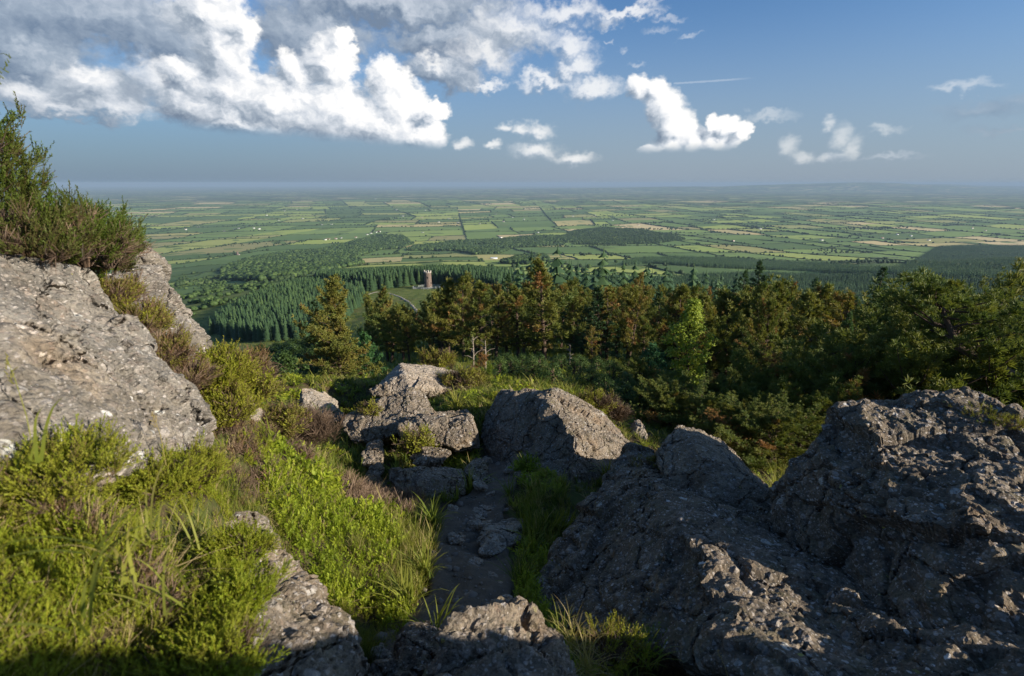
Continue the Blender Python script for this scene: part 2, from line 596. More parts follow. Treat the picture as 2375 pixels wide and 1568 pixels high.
def mat_ground():
    m, t, out = new_mat('ground')
    ge = t.node('ShaderNodeNewGeometry')
    P = ge.outputs['Position']
    s = t.node('ShaderNodeSeparateXYZ')
    t.link(P, s.inputs[0])
    r = t.vm('LENGTH', P)
    n1 = t.noise(P, 3.0, 6, 0.65)
    n2 = t.noise(P, 25.0, 5, 0.7)
    litter = t.mix(n2, (0.035, 0.026, 0.016), (0.11, 0.08, 0.045))
    turf = t.mix(n1, (0.045, 0.06, 0.016), (0.10, 0.115, 0.03))
    near = t.mix(t.step(0.45, 0.62, n1), litter, turf)
    n3 = t.noise(P, 0.12, 6, 0.65)
    n4 = t.noise(P, 0.9, 5, 0.7)
    hill = t.mix(t.step(0.35, 0.65, n3), (0.09, 0.135, 0.03), (0.19, 0.21, 0.06))
    hill = t.mix(t.m('MULTIPLY', t.step(0.5, 0.7, n4), 0.45), hill, (0.05, 0.065, 0.02))
    hill = t.mix(t.m('MULTIPLY', t.step(0.55, 0.7, t.noise(P, 0.035, 5, 0.6)), 0.6), hill, (0.15, 0.13, 0.05))
    col = t.mix(t.step(14, 40, r), near, hill)
    # the lowland beyond the mapped fields: small fields parted by wooded hedges
    pv = t.vm('MULTIPLY', P, (0.0016, 0.0034, 0.0))
    pw = t.vm('ADD', pv, t.vm('SCALE', t.noise(pv, 1.2, 3, color=True), scale=0.5))
    v = t.voro(pw, 1.0)
    e = t.voro(pw, 1.0, 'DISTANCE_TO_EDGE')
    sc = t.node('ShaderNodeSeparateColor')
    t.link(v.outputs['Color'], sc.inputs[0])
    fld = t.ramp(sc.outputs[0], [(0, (0.10, 0.16, 0.045)), (0.45, (0.17, 0.25, 0.07)), (0.75, (0.26, 0.32, 0.10)), (0.9, (0.45, 0.39, 0.19)), (1, (0.55, 0.47, 0.26))])
    wood = t.step(0.46, 0.62, t.noise(t.vm('MULTIPLY', P, (0.00022, 0.0006, 0.0)), 1.0, 6, 0.62))
    hed = t.m('MAXIMUM', t.step(0.15, 0.06, e.outputs['Distance']), t.m('MULTIPLY', wood, 0.8))
    fld = t.mix(t.m('MULTIPLY', hed, 0.95), fld, (0.035, 0.055, 0.028))
    plain = t.mix(t.noise(P, 0.006, 5, 0.6), (0.10, 0.16, 0.045), (0.17, 0.22, 0.07))
    col = t.mix(t.step(420, 900, r), col, plain)
    col = t.mix(t.step(8500, 10500, r), col, fld)
    b = bump(t, t.m('ADD', n2, t.m('MULTIPLY', n1, 2.0)), 0.6, 0.03)
    principled(t, out, col, 0.95, b, 0.1)
    return m


def mat_field():
    m, t, out = new_mat('field')
    a = t.node('ShaderNodeAttribute', attribute_name='tint')
    ge = t.node('ShaderNodeNewGeometry')
    P = ge.outputs['Position']
    col = t.ramp(a.outputs['Fac'], [(0.0, (0.085, 0.14, 0.047)), (0.2, (0.12, 0.195, 0.06)), (0.45, (0.19, 0.275, 0.078)), (0.6, (0.34, 0.41, 0.10)), (0.74, (0.29, 0.27, 0.12)),
                                    (0.80, (0.34, 0.33, 0.12)), (0.88, (0.52, 0.44, 0.20)), (1.0, (0.62, 0.50, 0.27))])
    n = t.noise(P, 0.012, 6, 0.65)
    n2 = t.noise(P, 0.08, 5, 0.7)
    col = t.mix(t.m('MULTIPLY', t.step(0.4, 0.75, n), 0.45), col, t.mix(1.0, col, (1.45, 1.2, 1.15), 'MULTIPLY'))
    col = t.mix(t.m('MULTIPLY', t.step(0.5, 0.75, n2), 0.4), col, t.mix(1.0, col, (0.68, 0.74, 0.7), 'MULTIPLY'))
    w = t.node('ShaderNodeTexWave', wave_type='BANDS')
    w.inputs['Scale'].default_value = 0.035
    w.inputs['Distortion'].default_value = 1.0
    t.link(P, w.inputs['Vector'])
    col = t.mix(t.m('MULTIPLY', w.outputs['Fac'], 0.14), col, t.mix(1.0, col, (0.8, 0.84, 0.8), 'MULTIPLY'))
    principled(t, out, col, 0.95, None, 0.1)
    return m


def mat_dirt(name, a, b_, stones=True):
    m, t, out = new_mat(name)
    ge = t.node('ShaderNodeNewGeometry')
    P = ge.outputs['Position']
    n = t.noise(P, 7.0, 6, 0.7)
    f = t.noise(P, 70.0, 4, 0.7)
    col = t.mix(n, a, b_)
    col = t.mix(t.m('MULTIPLY', f, 0.6), col, t.mix(1.0, col, (0.5, 0.47, 0.42), 'MULTIPLY'))
    h = t.m('ADD', n, t.m('MULTIPLY', f, 0.35))
    if stones:
        v = t.voro(P, 32.0)
        s = t.node('ShaderNodeSeparateColor')
        t.link(v.outputs['Color'], s.inputs[0])
        c = t.m('MULTIPLY', t.step(0.72, 0.76, s.outputs[0]), t.step(0.42, 0.3, v.outputs['Distance']))
        col = t.mix(c, col, t.ramp(s.outputs[1], [(0, (0.09, 0.08, 0.068)), (1, (0.25, 0.22, 0.19))]))
        h = t.m('ADD', h, t.m('MULTIPLY', c, 0.5))
        # dry stalks lying in the dirt
        ww = t.voro(t.vm('MULTIPLY', P, (60.0, 9.0, 9.0)), 1.0)
        s2 = t.node('ShaderNodeSeparateColor')
        t.link(ww.outputs['Color'], s2.inputs[0])
        k = t.m('MULTIPLY', t.step(0.9, 0.93, s2.outputs[0]), t.step(0.3, 0.2, ww.outputs['Distance']))
        col = t.mix(t.m('MULTIPLY', k, 0.7), col, (0.21, 0.16, 0.09))
    principled(t, out, col, 0.95, bump(t, h, 0.9, 0.03), 0.1)
    return m


MAT['ground'] = mat_ground()
MAT['field'] = mat_field()
MAT['dirt'] = mat_dirt('trodden_dirt', (0.075, 0.058, 0.042), (0.23, 0.185, 0.14))
MAT['track'] = mat_dirt('pale_gravel', (0.28, 0.25, 0.21), (0.44, 0.40, 0.34), False)
G = lambda *c: c
MAT['heather'] = mat_leaf('heather_leaf', [(0, (0.20, 0.255, 0.016)), (0.35, (0.28, 0.285, 0.026)), (0.6, (0.16, 0.155, 0.03)), (0.8, (0.17, 0.105, 0.055)), (1, (0.24, 0.145, 0.09))], 0.35)
MAT['bilberry'] = mat_leaf('bilberry_leaf', [(0, (0.11, 0.16, 0.013)), (0.4, (0.215, 0.285, 0.021)), (0.8, (0.325, 0.365, 0.03)), (1, (0.25, 0.16, 0.04))], 0.42)
MAT['grass'] = mat_leaf('grass_blade', [(0, (0.06, 0.10, 0.015)), (0.35, (0.155, 0.19, 0.024)), (0.65, (0.27, 0.275, 0.05)), (0.82, (0.33, 0.27, 0.10)), (1, (0.42, 0.33, 0.17))], 0.4)
MAT['stem'] = mat_leaf('dry_stem', [(0, (0.045, 0.03, 0.02)), (0.5, (0.11, 0.075, 0.052)), (1, (0.23, 0.16, 0.11))], 0.1)
MAT['pine'] = mat_leaf('pine_needles', [(0, (0.07, 0.115, 0.03)), (0.3, (0.145, 0.172, 0.036)), (0.58, (0.20, 0.19, 0.04)), (0.8, (0.225, 0.165, 0.045)), (1, (0.28, 0.145, 0.05))], 0.3, noise_amt=0.14)
MAT['spruce'] = mat_leaf('spruce_needles', [(0, (0.026, 0.055, 0.028)), (0.5, (0.055, 0.105, 0.046)), (1, (0.10, 0.165, 0.06))], 0.25, noise_amt=0.35)
MAT['broad'] = mat_leaf('broad_leaves', [(0, (0.03, 0.06, 0.02)), (0.5, (0.065, 0.115, 0.034)), (1, (0.12, 0.18, 0.05))], 0.3, noise_amt=0.35)
MAT['bright'] = mat_leaf('bright_leaves', [(0, (0.10, 0.15, 0.02)), (0.6, (0.22, 0.30, 0.035)), (1, (0.34, 0.40, 0.06))], 0.4, noise_amt=0.05)
MAT['bluegreen'] = mat_leaf('bluish_leaves', [(0, (0.03, 0.09, 0.035)), (0.6, (0.06, 0.15, 0.05)), (1, (0.10, 0.21, 0.07))], 0.35, noise_amt=0.05)
MAT['hedge'] = mat_leaf('hedge_leaves', [(0, (0.022, 0.042, 0.016)), (0.5, (0.042, 0.075, 0.025)), (1, (0.08, 0.12, 0.036))], 0.25, noise_amt=0.3)
MAT['bushleaf'] = mat_leaf('bush_leaves', [(0, (0.03, 0.06, 0.015)), (0.5, (0.06, 0.105, 0.024)), (1, (0.12, 0.17, 0.04))], 0.3)
MAT['heather_dark'] = mat_leaf('dark_heather_leaf', [(0, (0.07, 0.125, 0.010)), (0.35, (0.085, 0.12, 0.014)), (0.6, (0.085, 0.09, 0.02)), (0.8, (0.10, 0.07, 0.035)), (1, (0.15, 0.09, 0.055))], 0.3)
MAT['bark'] = mat_plain('pine_bark', (0.085, 0.06, 0.045), 0.9, 0.4, 14, 40, 0.6, 0.02, 0.1)
MAT['deadwood'] = mat_plain('dead_wood', (0.30, 0.25, 0.20), 0.9, 0.3, 10, 40, 0.5, 0.01, 0.1)
MAT['whitewash'] = mat_plain('white_render', (0.78, 0.77, 0.73), 0.7, 0.06, 0.4)
MAT['slate'] = mat_plain('slate_roof', (0.10, 0.10, 0.11), 0.6, 0.25, 0.6)
MAT['tin'] = mat_plain('grey_tin_roof', (0.42, 0.46, 0.52), 0.45, 0.12, 0.5)
MAT['redroof'] = mat_plain('rusty_red_roof', (0.30, 0.10, 0.07), 0.7, 0.2, 0.5)
MAT['pebble'] = mat_plain('loose_pebble', (0.17, 0.145, 0.12), 0.9, 0.5, 9, 60, 0.5, 0.01, 0.1)
MAT['petal'] = mat_plain('yellow_petal', (0.75, 0.55, 0.02), 0.5, 0.1)
# ------------------------------------------------------------------ ground sheet
def build_ground():
    fine = np.arange(-64, 64.01, 0.4)
    az = np.radians(np.concatenate([np.arange(-180, -64, 4.0), fine, np.arange(68, 180, 4.0)]))
    rr = np.exp(np.linspace(math.log(0.25), math.log(72000), 560))
    A, Rr = np.meshgrid(az, rr, indexing='ij')
    X, Y = Rr * np.sin(A), Rr * np.cos(A)
    Z = height(X, Y)
    V = np.stack([X, Y, Z], -1).reshape(-1, 3)
    n, k = len(az), len(rr)
    i, j = np.meshgrid(np.arange(n), np.arange(k - 1), indexing='ij')
    i2 = (i + 1) % n
    q = np.stack([i * k + j, i * k + j + 1, i2 * k + j + 1, i2 * k + j], -1).reshape(-1, 4)[:, ::-1]
    mb = MB()
    V = np.concatenate([V, [[0, 0, hgt(0, 0)]]])
    c = len(V) - 1
    ii = np.arange(n)
    t = np.stack([np.full(n, c), ii * k, ((ii + 1) % n) * k], -1)[:, ::-1]
    mb.add(V, q, t)
    o = mb.build('ground', MAT['ground'], smooth=True)
    o['kind'] = 'structure'
    return o


build_ground()


def ribbon(name, P, hw, mat, lift=0.02, sink=0.05, nx=9, step=0.08, rough=0.0):
    """a path laid over the ground along the points P (x, y)"""
    P = np.asarray(P, float)[:, :2]
    hw = np.broadcast_to(np.asarray(hw, float), (len(P),))
    s = np.concatenate([[0], np.cumsum(np.linalg.norm(np.diff(P, axis=0), axis=1))])
    n = max(int(s[-1] / step), 8)
    u = np.linspace(0, s[-1], n)
    C = np.stack([np.interp(u, s, P[:, 0]), np.interp(u, s, P[:, 1])], 1)
    k = max(3, n // 14) | 1
    pad = np.pad(C, ((k // 2, k // 2), (0, 0)), 'edge')
    C = np.stack([np.convolve(pad[:, a], np.ones(k) / k, 'valid') for a in (0, 1)], 1)
    W = np.interp(u, s, hw)
    tn = np.gradient(C, axis=0)
    tn /= np.linalg.norm(tn, axis=1)[:, None] + 1e-9
    nr = np.stack([tn[:, 1], -tn[:, 0]], 1)
    e = np.linspace(-1, 1, nx)
    W2 = W * (1 + 0.35 * fbm2(u, u * 0, 0.6 * max(1, step * 4), 3))
    XY = C[:, None] + nr[:, None] * (e[None, :, None] * W2[:, None, None])
    Z = height(XY[..., 0], XY[..., 1]) + np.where(np.abs(e) > 0.95, -sink, lift)[None]
    if step < 0.1:
        Z = Z + fbm2(XY[..., 0], XY[..., 1], 0.22, 4, 3.0) * 0.03 * (np.abs(e) < 0.95)
    V = np.concatenate([XY, Z[..., None]], -1).reshape(-1, 3)
    i, j = np.meshgrid(np.arange(n - 1), np.arange(nx - 1), indexing='ij')
    q = np.stack([i * nx + j, i * nx + j + 1, (i + 1) * nx + j + 1, (i + 1) * nx + j], -1).reshape(-1, 4)
    mb = MB()
    mb.add(V, q)
    o = mb.build(name, mat, smooth=True)
    o['kind'] = 'structure'
    return o


PATHPX = [(985, 1560), (1020, 1500), (1050, 1450), (1085, 1400), (1095, 1340), (1090, 1280), (1090, 1220), (1110, 1175), (1150, 1130), (1165, 1080), (1140, 1030)]
_pp = hit([p[0] for p in PATHPX], [p[1] for p in PATHPX])
PATHXY = _pp[:, :2]
ribbon('footpath', PATHXY, [.45, .45, .42, .40, .36, .36, .38, .36, .30, .24, .15], MAT['dirt'], 0.04, 0.08, 25, 0.03)
_tp = hit([850, 868, 885, 897, 925, 947, 958, 975], [684, 678, 677, 679, 688, 700, 712, 730])
ribbon('gravel_path', _tp, 1.3, MAT['track'], 0.25, 0.6, 5, 2.0)
_hp = hit([540, 575, 600, 640], [850, 842, 832, 822])
ribbon('hill_track', _hp, 0.9, MAT['track'], 0.22, 0.5, 5, 1.5)

# low ridge on the skyline
def build_hills():
    def ridge(name, prof, dist, depth):
        mb = MB()
        xs = np.linspace(prof[0][0], prof[-1][0], 90)
        ys = np.interp(xs, [p[0] for p in prof], [p[1] for p in prof])
        u = np.linspace(-1, 1, 15)
        V = []
        for a in u:
            dd = dist + a * depth
            X = (xs - 1187) / F * dist * (1 + 0.1 * a)
            v = (784 - ys) / F
            zt = (v * CP - SP) * dist
            base = -402.0
            prof_ = np.cos(a * math.pi / 2) ** 1.3
            z = base + (zt - base) * prof_ * (1 + 0.10 * fbm2(X, X * 0 + dd, 2600, 4) * (1 - abs(a) * 0.3))
            V.append(np.stack([X, np.full_like(X, CP * dd), z], -1))
        V = np.stack(V, 1)
        n, k = V.shape[:2]
        i, j = np.meshgrid(np.arange(n - 1), np.arange(k - 1), indexing='ij')
        q = np.stack([i * k + j, (i + 1) * k + j, (i + 1) * k + j + 1, i * k + j + 1], -1).reshape(-1, 4)
        mb.add(V.reshape(-1, 3), q)
        o = mb.build(name, MAT['ground'], smooth=True)
        o['kind'] = 'structure'
    ridge('hills', [(1000, 440), (1300, 436), (1500, 433), (1650, 431.5), (1760, 428), (1860, 424.5), (1960, 424), (2010, 426), (2100, 430), (2250, 436), (2380, 442)], 32000, 6000)
    ridge('hills', [(1850, 436), (2000, 429), (2100, 427), (2200, 430.5), (2280, 432), (2374, 429), (2500, 426), (2700, 434), (2900, 440)], 40000, 7000)


build_hills()
# ------------------------------------------------------------------ boulders
HULLS = []            # coarse shells, used to keep plants out of the rocks


def rock(label, hulls, mat, voxel=0.03, amp=0.05, smooth=3, seed=0, strata=0.0, name='boulder', group=None, cat='rock', world=False):
    """angular block: hulls of corner points joined, weathered by noise"""
    if not isinstance(hulls[0], list):
        hulls = [hulls]
    bm = bmesh.new()
    for h in hulls:
        b2 = bmesh.new()
        for p in h:
            q = np.array(p, float) if world or not isinstance(p[1], int) else at(*p)
            b2.verts.new(Vector([float(c) for c in q]))
        r = bmesh.ops.convex_hull(b2, input=b2.verts)
        dead = [e for e in r['geom_interior'] + r['geom_unused'] if isinstance(e, bmesh.types.BMVert)]
        bmesh.ops.delete(b2, geom=list(set(dead)), context='VERTS')
        bmesh.ops.recalc_face_normals(b2, faces=b2.faces)
        vs = [v.co.copy() for v in b2.verts]
        b2.verts.index_update()
        fs = [[v.index for v in f.verts] for f in b2.faces]
        HULLS.append(BVHTree.FromPolygons(vs, fs))
        nv = [bm.verts.new(v) for v in vs]
        for f in fs:
            bm.faces.new([nv[i] for i in f])
        b2.free()
    me = bpy.data.meshes.new('tmp')
    bm.to_mesh(me)
    bm.free()
    o = bpy.data.objects.new('tmp', me)
    COL.objects.link(o)
    md = o.modifiers.new('r', 'REMESH')
    md.mode = 'VOXEL'
    md.voxel_size = voxel
    sm = o.modifiers.new('s', 'SMOOTH')
    sm.iterations = max(1, smooth - 1)
    sm.factor = 0.5
    dg = bpy.context.evaluated_depsgraph_get()
    ev = o.evaluated_get(dg)
    m2 = bpy.data.meshes.new_from_object(ev)
    bpy.data.objects.remove(o)
    n = len(m2.vertices)
    co = np.empty(n * 3, np.float32)
    no = np.empty(n * 3, np.float32)
    m2.vertices.foreach_get('co', co)
    m2.vertices.foreach_get('normal', no)
    co = co.reshape(-1, 3).astype(float)
    no = no.reshape(-1, 3).astype(float)
    size = float(np.mean(co.max(0) - co.min(0)))
    q = co + seed * 13.7
    # broken facets: every piece of the surface sits on its own slightly tilted plane
    rs = np.random.default_rng(500 + seed)
    d = np.zeros(n)
    for cells, wgt in ((16, 1.0), (70, 0.5)):
        sd_ = rs.uniform(co.min(0), co.max(0), (cells, 3))
        gr = rs.normal(size=(cells, 3)) * 0.16 * wgt
        of = rs.uniform(-0.65, 0.55, cells) * amp * wgt
        wp = co + 0.05 * size * wgt * np.stack([perlin(q / (0.22 * size * wgt) + k * 9.1) for k in range(3)], 1)
        best = np.full(n, 1e9)
        idx = np.zeros(n, int)
        for c in range(cells):
            dist = ((wp - sd_[c]) ** 2).sum(1)
            m = dist < best
            best[m] = dist[m]
            idx[m] = c
        pl = of[idx] + ((co - sd_[idx]) * gr[idx]).sum(1)
        d += np.clip(pl, -1.1 * amp * wgt, 0.7 * amp * wgt)
    d += fbm(q / (0.3 * size), 3) * amp * 0.35
    d += fbm(q / 0.16, 4, 0.62) * min(0.022, amp * 0.42)                         # rough broken skin
    d -= np.clip(perlin(q / 0.07 + 3) - 0.25, 0, 1) * min(0.03, amp * 0.5)        # pits where pebbles fell out
    ck = np.abs(perlin(q / (0.5 * size) + 31) + 0.3 * perlin(q / (0.12 * size)))
    d -= np.exp(-(ck / 0.028) ** 2) * amp * 1.0                                 # joints
    if strata:
        ax = np.array([0.28, -0.30, 0.91])
        s = q @ ax + 0.08 * fbm(q / 0.5, 2)
        saw = np.abs((s / strata) % 1.0 - 0.5) * 2
        d += (saw ** 3 - 0.4) * amp * 0.7
    co = co + no * d[:, None]
    base = co.mean(0)
    base[2] = co[:, 2].min()
    m2.vertices.foreach_set('co', (co - base).astype(np.float32).ravel())
    m2.polygons.foreach_set('use_smooth', np.zeros(len(m2.polygons), bool))
    m2.update()
    m2.name = name
    m2.materials.clear()
    m2.materials.append(MAT[mat])
    o = bpy.data.objects.new(name, m2)
    o.location = Vector([float(c) for c in base])
    COL.objects.link(o)
    thing(o, label, cat, group)
    return o


def rockw(*a, **k):
    return rock(*a, world=True, **k)


# left side: the outcrop under the heather
rock('huge sunlit lichen-spotted slab filling the left edge below the heather bushes',
     [(-700, 560, 1.9), (0, 570, 2.15), (90, 572, 2.35), (190, 600, 2.6), (250, 700, 2.65), (330, 850, 2.62), (405, 905, 2.6), (492, 990, 2.45), (470, 1040, 2.3), (300, 1080, 1.85),
      (0, 1060, 1.45), (-700, 1150, 1.1), (-700, 600, 3.4), (0, 640, 3.6), (190, 690, 3.7), (330, 900, 3.4), (470, 1080, 3.0), (0, 1300, 1.7), (300, 1200, 2.2)], 'rock_warm', 0.014, 0.035, 3, 1)
rock('sunlit rock with white lichen behind the big left slab, heather strip before it',
     [[(203, 640, 3.7), (240, 625, 4.0), (300, 618, 4.3), (350, 612, 4.5), (382, 645, 4.4), (430, 720, 4.3), (452, 762, 4.2), (486, 800, 4.1), (440, 830, 3.8), (330, 740, 3.6), (230, 690, 3.55),
      (360, 640, 5.3), (480, 840, 5.0), (203, 720, 4.8), (300, 900, 4.1), (460, 900, 4.3)]], 'rock_warm', 0.016, 0.04, 2, 2, 0.14)
rock('small pinkish rock peeking out under the heather at the left skyline',
     [(280, 575, 4.9), (300, 562, 5.0), (338, 562, 5.0), (372, 590, 5.1), (384, 612, 5.1), (382, 640, 4.9), (300, 640, 4.8), (300, 600, 5.9), (380, 640, 5.8), (330, 680, 5.2)], 'rock_warm', 0.018, 0.04, 2, 3)
rock('small pale rock half buried in heather on the left slope',
     [(550, 935, 5.1), (575, 932, 5.1), (612, 955, 5.2), (600, 975, 5.0), (555, 965, 4.9), (560, 1000, 5.0), (580, 960, 5.6), (615, 990, 5.5)], 'rock_pale', 0.02, 0.03, 2, 4)
rock('long grey slab edge running down to the bottom edge beside the bright heather',
     [(520, 1215, 2.75), (556, 1196, 2.85), (592, 1204, 2.95), (645, 1290, 2.8), (720, 1395, 2.38), (775, 1450, 2.25), (838, 1575, 1.95), (860, 1660, 1.75), (540, 1300, 2.35), (585, 1400, 2.0), (560, 1568, 1.62), (540, 1700, 1.4),
      (620, 1340, 3.3), (700, 1440, 3.0), (800, 1560, 2.6), (850, 1700, 2.2)], 'rock_grey', 0.014, 0.05, 3, 5, 0.16)
# bottom centre
rock('rugged pebbly grey rock at the bottom edge, below the dirt path',
     [[(962, 1570, 1.95), (1010, 1478, 2.15), (1050, 1450, 2.25), (1072, 1438, 2.32), (1105, 1453, 2.3), (1120, 1426, 2.35), (1160, 1410, 2.4), (1195, 1408, 2.42), (1235, 1440, 2.35), (1300, 1518, 2.15), (1345, 1573, 2.0),
      (1360, 1698, 1.7), (960, 1698, 1.7), (1150, 1518, 2.0), (1100, 1638, 1.72), (1220, 1558, 1.95), (1080, 1518, 2.9), (1250, 1528, 2.85), (1000, 1618, 2.5), (1340, 1678, 2.3), (-0.6, 0.3, -2.6), (0.7, 0.3, -2.6), (0.5, 0.25, -1.9), (-0.4, 0.25, -1.95)]], 'rock_grey', 0.012, 0.06, 2, 6, 0.17)
rock('little dark lump of rock at the bottom edge, left of the rugged grey rock',
     [(862, 1575, 2.35), (880, 1540, 2.45), (915, 1532, 2.45), (950, 1555, 2.4), (965, 1590, 2.3), (880, 1640, 2.2), (960, 1660, 2.2), (870, 1590, 2.8), (960, 1600, 2.75)], 'rock_dark', 0.012, 0.03, 2, 7)
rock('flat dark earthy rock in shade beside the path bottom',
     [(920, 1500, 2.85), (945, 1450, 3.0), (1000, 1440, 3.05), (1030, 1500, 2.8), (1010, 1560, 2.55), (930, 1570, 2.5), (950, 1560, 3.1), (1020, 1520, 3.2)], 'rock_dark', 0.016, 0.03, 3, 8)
# right giants
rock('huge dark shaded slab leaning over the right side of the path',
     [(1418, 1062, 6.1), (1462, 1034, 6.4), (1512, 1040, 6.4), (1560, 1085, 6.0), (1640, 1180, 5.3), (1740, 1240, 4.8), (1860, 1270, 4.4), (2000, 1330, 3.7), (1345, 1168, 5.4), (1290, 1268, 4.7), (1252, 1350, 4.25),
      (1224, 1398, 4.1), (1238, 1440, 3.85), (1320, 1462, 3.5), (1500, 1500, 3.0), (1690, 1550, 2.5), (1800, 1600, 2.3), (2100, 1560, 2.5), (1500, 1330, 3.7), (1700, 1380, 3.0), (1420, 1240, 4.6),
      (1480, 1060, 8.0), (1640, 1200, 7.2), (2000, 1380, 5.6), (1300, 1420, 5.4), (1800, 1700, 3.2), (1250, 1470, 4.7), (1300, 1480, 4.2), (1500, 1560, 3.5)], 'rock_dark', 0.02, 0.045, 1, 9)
rock('wedge-shaped block with a bright top ridge resting on the dark slab',
     [(1511, 1050, 5.75), (1540, 1018, 5.95), (1572, 986, 6.15), (1604, 990, 6.2), (1660, 1010, 6.35), (1705, 1048, 6.2), (1724, 1080, 5.95), (1770, 1122, 5.4), (1820, 1170, 5.0), (1824, 1238, 4.75), (1750, 1254, 4.6),
      (1640, 1196, 4.75), (1552, 1118, 5.2), (1630, 1046, 5.25), (1700, 1100, 5.1), (1700, 1080, 7.4), (1800, 1200, 6.6), (1560, 1060, 7.2), (1600, 1220, 6.0)], 'wedge', 0.016, 0.026, 1, 10)
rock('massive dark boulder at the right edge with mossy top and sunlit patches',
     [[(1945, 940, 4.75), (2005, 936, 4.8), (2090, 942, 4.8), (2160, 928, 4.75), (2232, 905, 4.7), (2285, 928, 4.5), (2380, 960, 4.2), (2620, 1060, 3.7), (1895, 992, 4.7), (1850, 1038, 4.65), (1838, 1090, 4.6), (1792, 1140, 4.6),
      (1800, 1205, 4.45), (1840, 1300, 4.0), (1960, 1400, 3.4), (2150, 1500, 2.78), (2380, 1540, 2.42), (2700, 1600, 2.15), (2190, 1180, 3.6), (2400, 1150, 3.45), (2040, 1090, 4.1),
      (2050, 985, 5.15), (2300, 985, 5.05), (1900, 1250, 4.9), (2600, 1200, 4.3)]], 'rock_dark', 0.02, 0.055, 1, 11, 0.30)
rock('rough lower ledge with sunlit crust in the bottom right corner',
     [[(1760, 1500, 2.7), (1850, 1420, 3.0), (1950, 1380, 3.15), (2100, 1420, 2.85), (2380, 1500, 2.5), (2600, 1560, 2.25), (2600, 1800, 1.8), (2200, 1760, 1.8), (1900, 1660, 2.15), (1790, 1600, 2.35), (2100, 1560, 2.3),
      (2000, 1480, 3.7), (2500, 1600, 2.9), (1800, 1660, 2.8)],
      [(2600, 1600, 2.3), (2600, 1800, 1.85), (2500, 1650, 2.75), (2300, 1780, 1.85), (1.35, 0.75, -1.9), (1.5, 0.3, -1.05), (2.9, 1.2, -1.6), (2.6, -0.1, -0.75), (1.7, -0.38, 0.1), (2.3, -0.62, 0.22), (1.8, -1.2, 0.1), (1.4, -0.4, -2.4), (2.2, 0.6, -1.2), (2.6, 1.4, -1.75)]], 'rock_dark', 0.016, 0.05, 1, 12, 0.2)  # second hull: unseen crag added out of view to shade the lower left
# middle
rock('large boulder right of the path, left half in shade and right half sunlit',
     [[(1112, 1000, 9.6), (1128, 950, 9.8), (1152, 914, 9.8), (1215, 904, 9.5), (1290, 904, 9.2), (1325, 925, 9.1), (1392, 953, 9.3), (1440, 990, 9.1), (1484, 1030, 8.8), (1442, 1078, 8.1), (1405, 1104, 7.7), (1350, 1135, 7.2),
      (1335, 1100, 7.15), (1335, 1010, 7.6), (1275, 935, 8.5), (1165, 1085, 8.4), (1190, 1140, 7.9), (1280, 1160, 7.2), (1140, 1040, 9.2), (1200, 950, 11.2), (1400, 1000, 11.0), (1480, 1070, 9.8), (1180, 1110, 9.4), (1350, 1190, 8.2)]],
     'rock_grey', 0.018, 0.045, 1, 13, 0.35)
rock('broken lichen-grey rock tucked under the foot of the large half-lit boulder',
     [(1215, 1150, 7.1), (1240, 1115, 7.3), (1300, 1105, 7.3), (1350, 1130, 7.0), (1352, 1175, 6.6), (1300, 1200, 6.4), (1235, 1195, 6.5), (1240, 1160, 7.9), (1350, 1190, 7.5), (1280, 1240, 6.6)], 'rock_grey', 0.02, 0.05, 2, 14)
rock('crumbling low rock between the dark slab and the path',
     [(1220, 1200, 6.2), (1260, 1170, 6.4), (1310, 1175, 6.3), (1330, 1215, 5.8), (1290, 1260, 5.4), (1225, 1235, 5.7), (1260, 1250, 6.4), (1320, 1260, 6.0)], 'rock_dark', 0.02, 0.04, 2, 15)
rock('peaked brown boulder overhanging to the left, leaning on the flat-topped block',
     [(792, 985, 9.2), (800, 968, 9.4), (845, 940, 9.7), (900, 925, 9.8), (955, 903, 9.9), (985, 912, 10.0), (1008, 945, 10.0), (1012, 965, 9.5), (960, 965, 9.2), (955, 985, 9.0), (900, 1015, 8.9), (845, 1028, 8.9), (812, 1022, 8.95), (793, 1000, 9.05),
      (840, 960, 11), (985, 940, 11.2), (900, 1040, 10.4), (1000, 985, 10.6)], 'rock_grey', 0.016, 0.034, 1, 16, 0.22)
rock('flat-topped block right of the peaked brown boulder, leaning on it',
     [(925, 990, 8.7), (940, 968, 9.0), (1010, 955, 9.3), (1083, 950, 9.4), (1092, 965, 9.2), (1110, 1030, 8.6), (1085, 1040, 8.5), (1010, 1032, 8.5), (935, 1028, 8.5), (1040, 978, 8.75), (1092, 978, 8.75),
      (960, 970, 10.2), (1080, 965, 10.3), (1100, 1045, 9.6), (940, 1050, 9.4)], 'rock_grey', 0.016, 0.03, 1, 17, 0.25)
rock('long pale sunlit rock lying behind the peaked boulder, grass over its middle',
     [(872, 905, 13.2), (900, 870, 13.8), (928, 843, 14.2), (965, 846, 14.6), (1010, 858, 14.8), (1060, 863, 15), (1118, 882, 14.8), (1100, 900, 14.2), (1010, 900, 13.2), (955, 905, 12.9), (948, 895, 12.9), (905, 915, 12.9), (938, 865, 13.4),
      (960, 860, 16.5), (1100, 890, 16.3), (930, 940, 14), (1090, 930, 14.5)], 'rock_pale', 0.024, 0.04, 1, 18)
rock('small dark stone left of the long pale rock',
     [(858, 905, 13.0), (872, 893, 13.1), (895, 892, 13.1), (905, 915, 12.8), (862, 918, 12.8), (875, 900, 13.8), (900, 925, 13.4)], 'rock_dark', 0.025, 0.03, 2, 19)
